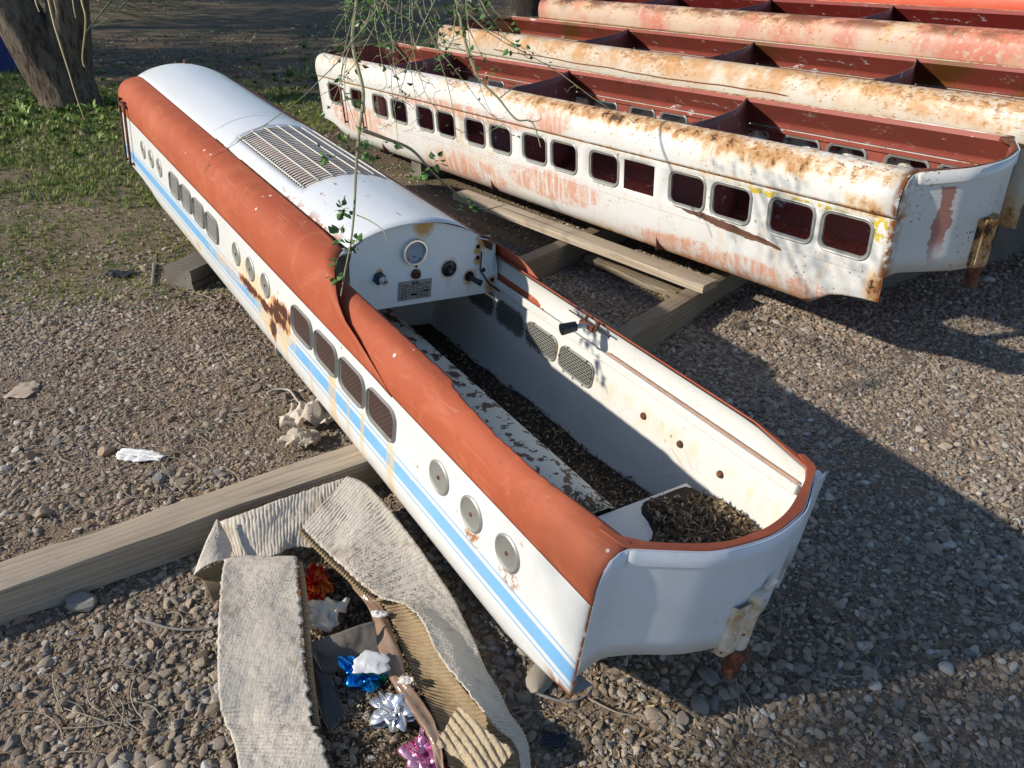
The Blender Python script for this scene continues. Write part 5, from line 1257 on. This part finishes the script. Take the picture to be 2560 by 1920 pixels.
# blue bin behind the forked tree
p = at(-12, 184, 0); root = empty('blue_bin', loc=p); tagit(root, 'dark blue bin half hidden behind the forked tree at the left edge', 'bin')
mb_ = simple('blue_plastic', (.01, .025, .16), .5, 0, .2)
MB().lathe((0, 0, 0), (0, 0, 1), [(.0, 0), (.24, 0), (.27, .35), (.29, .62), (.31, .64), (.31, .67), (.27, .67), (.25, .1), (0, .1)], 28).build('bin_body', mb_, root)

# ------------------------------------------------------------------ branches hanging into the view
def branch_obj(label, stems, fine, leaves, mat_s, mat_l, name='hanging_branch'):
    p0 = Vector(stems[0][0][0]); root = empty(name, loc=p0); tagit(root, label, 'branch'); bpy.context.view_layer.update()
    for pts, r0, r1 in stems:
        P = crom([Vector(p)-p0 for p in pts], 8); MB().tube(P, [lerp(r0, r1, i/len(P)) for i in range(len(P))], 7).build('stem', mat_s, root)
    if fine.v:
        fine.v = [tuple(Vector(v)-p0) for v in fine.v]; o = fine.build('fine_twigs', mat_s, root, smooth=60); o['kind'] = 'stuff'
    if leaves.v:
        leaves.v = [tuple(Vector(v)-p0) for v in leaves.v]; o = leaves.build('leaves', mat_l, root, smooth=0); o['kind'] = 'stuff'
    return root
def pd(px, py, d):        # point on a sight line at forward distance d
    v = WM @ np.array([px-1280, py-960, F])/F*d; return Vector((v[0], v[1], v[2]+H))
def add_leaf(g, p, dr, l_, w_=.42):
    dr = dr.normalized(); s_ = dr.cross(Vector((rnd.gauss(0, .4), rnd.gauss(0, .4), 1))).normalized(); n_ = dr.cross(s_); b = len(g.v); n = 5
    for i in range(n+1):
        t = i/n; ww = l_*w_*math.sin(math.pi*min(.97, max(.05, t**.85)))
        for q in (-1, 0, 1): g.v.append(tuple(p+dr*l_*t+s_*ww*q*.9+n_*(abs(q)*ww*.35-l_*.15*t*t)))
    for i in range(n):
        for q in (0, 1): k = b+i*3+q; g.f.append([k, k+1, k+4, k+3])
def leaf_cluster(g, p, n, sp, l0):
    for k in range(n):
        dr = Vector((rnd.gauss(0, 1), rnd.gauss(0, 1), rnd.gauss(-.2, .8))).normalized(); add_leaf(g, p+dr*sp*rnd.uniform(.2, 1), dr, l0*rnd.uniform(.7, 1.3))
a = Mat('branch_leaves'); M_bl = a.out(a.mix(a.noise(8, 2), (.045, .11, .025), (.10, .20, .045)), .45, spec=.35)
a = Mat('green_bark'); M_gb = a.out(a.mix(a.noise(12, 4), (.14, .16, .08), (.32, .29, .18)), .6, spec=.3)
D0 = 2.25
st = [([pd(900, -120, 2.5), pd(893, 0, 2.45), pd(882, 110, 2.4), pd(908, 230, 2.35), pd(898, 330, 2.32), pd(890, 430, 2.3), pd(886, 520, 2.25), pd(878, 600, 2.22), pd(862, 680, 2.2), pd(852, 740, 2.18)], .0075, .0016),
      ([pd(905, 325, 2.35), pd(960, 345, 2.6), pd(1030, 375, 2.9), pd(1085, 435, 3.1), pd(1125, 470, 3.3), pd(1160, 500, 3.4), pd(1205, 523, 3.45), pd(1262, 512, 3.5)], .007, .002),
      ([pd(1130, -60, 3.2), pd(1165, 110, 3.2), pd(1198, 195, 3.2), pd(1245, 245, 3.2), pd(1290, 298, 3.2), pd(1330, 305, 3.2), pd(1352, 368, 3.2)], .007, .002),
      ([pd(1250, 245, 3.2), pd(1275, 225, 3.2), pd(1305, 205, 3.25)], .003, .001), ([pd(1322, 304, 3.2), pd(1350, 300, 3.2), pd(1352, 282, 3.2)], .0025, .001),
      ([pd(893, 538, 2.25), pd(930, 555, 2.2), pd(958, 577, 2.18), pd(968, 605, 2.15)], .0022, .0008),
      ([pd(905, 255, 2.35), pd(872, 248, 2.3), pd(838, 262, 2.3)], .003, .001)]
fine = MB(); lv = MB()
for (px, py, d, n) in ((858, 360, 2.3, 8), (905, 345, 2.32, 7), (925, 372, 2.35, 4), (860, 520, 2.26, 16), (852, 590, 2.24, 9), (885, 610, 2.22, 14), (845, 640, 2.2, 5), (838, 690, 2.2, 6), (812, 385, 2.3, 9), (905, 160, 2.4, 5), (1090, 400, 3.1, 8), (1050, 430, 3.0, 12), (1170, 515, 3.4, 10), (975, 350, 2.7, 5)):
    leaf_cluster(lv, pd(px, py, d), n, .022*d/2.3, .024*d/2.3)
for k in range(40):       # curtain of thin twigs
    x0 = rnd.uniform(860, 1200); d0 = rnd.uniform(1.9, 2.7); px, py = x0, -60.; vx = rnd.gauss(.05, .35)+(1000-x0)/900; vy = 1.; ln = rnd.uniform(150, 420)*(1.15 if 930 < x0 < 1130 else .75); pts = []
    for i in range(12):
        pts.append(pd(px, py, d0)); st_ = ln/11; vx += rnd.gauss(.03, .13); px += vx*st_; py += vy*st_; vy = max(.25, vy+rnd.gauss(-.03, .10)); d0 += rnd.gauss(0, .02)
        if rnd.random() < .45 and i > 2:      # side twig
            sx = rnd.choice((-1, 1))*rnd.uniform(.4, 1.3); q = [pd(px+sx*j*8, py+j*rnd.uniform(2, 7), d0+.01*j) for j in range(5)]; fine.tube(q, [.0011, .001, .0009, .0007, .0005], 4, cap=False)
        if rnd.random() < .13: leaf_cluster(lv, pd(px, py, d0), rnd.randint(2, 6), .02, .017)
        if rnd.random() < .5: leaf_cluster(lv, pd(px+rnd.gauss(0, 3), py, d0), 1, .004, .009)
    fine.tube(pts, [lerp(.0021, .0007, i/11) for i in range(12)], 5, cap=False)
for k in range(22):       # leafy mass at the very top
    leaf_cluster(lv, pd(rnd.gauss(1020, 95), rnd.uniform(-60, 130), rnd.uniform(2., 2.8)), 6, .035, .02)
branch_obj('drooping green branch with small leaves hanging in front of the locomotive roof and coach', st, fine, lv, M_gb, M_bl)
M_yb = simple('yellow_twig_bark', (.34, .27, .10), .6, 0, .3, 30)
st = [([pd(105, -80, 3.2), pd(130, 40, 3.2), pd(150, 110, 3.2), pd(172, 180, 3.2), pd(190, 240, 3.2), pd(211, 300, 3.2)], .005, .0015),
      ([pd(198, -80, 3.4), pd(204, 0, 3.4), pd(214, 50, 3.4), pd(206, 140, 3.4), pd(211, 168, 3.4)], .005, .002),
      ([pd(178, -80, 3.4), pd(182, 0, 3.4), pd(189, 45, 3.4)], .004, .0015), ([pd(70, -80, 3.4), pd(88, 0, 3.4), pd(98, 30, 3.4)], .005, .002),
      ([pd(122, -70, 3.4), pd(135, 0, 3.4), pd(142, 32, 3.4)], .004, .0015)]
fine = MB(); lv = MB()
branch_obj('yellowish bare hanging twigs in front of the forked tree at top left', st, fine, lv, M_yb, M_bl)
M_gb2 = simple('dark_green_stem', (.045, .07, .03), .6, 0, .3, 20)
st = [([pd(60, -60, 7.4), pd(90, 40, 7.6), pd(105, 95, 7.8), pd(130, 125, 8.)], .011, .006), ([pd(330, -60, 7.), pd(270, 10, 7.), pd(215, 80, 7.2)], .008, .004), ([pd(340, -20, 7.), pd(280, 40, 7.), pd(220, 75, 7.2)], .006, .003)]
fine = MB(); lv = MB()
for k in range(26):
    x0, y0 = rnd.uniform(220, 330), rnd.uniform(-30, 30); fine.tube([pd(x0, y0, 7.1), pd(x0+rnd.uniform(20, 70), y0+rnd.uniform(5, 30), 7.1), pd(x0+rnd.uniform(90, 220), y0+rnd.uniform(20, 60), 7.3)], [.003, .002, .001], 4, cap=False)
branch_obj('thin green side shoots growing from the forked tree', st, fine, lv, M_gb2, M_bl)
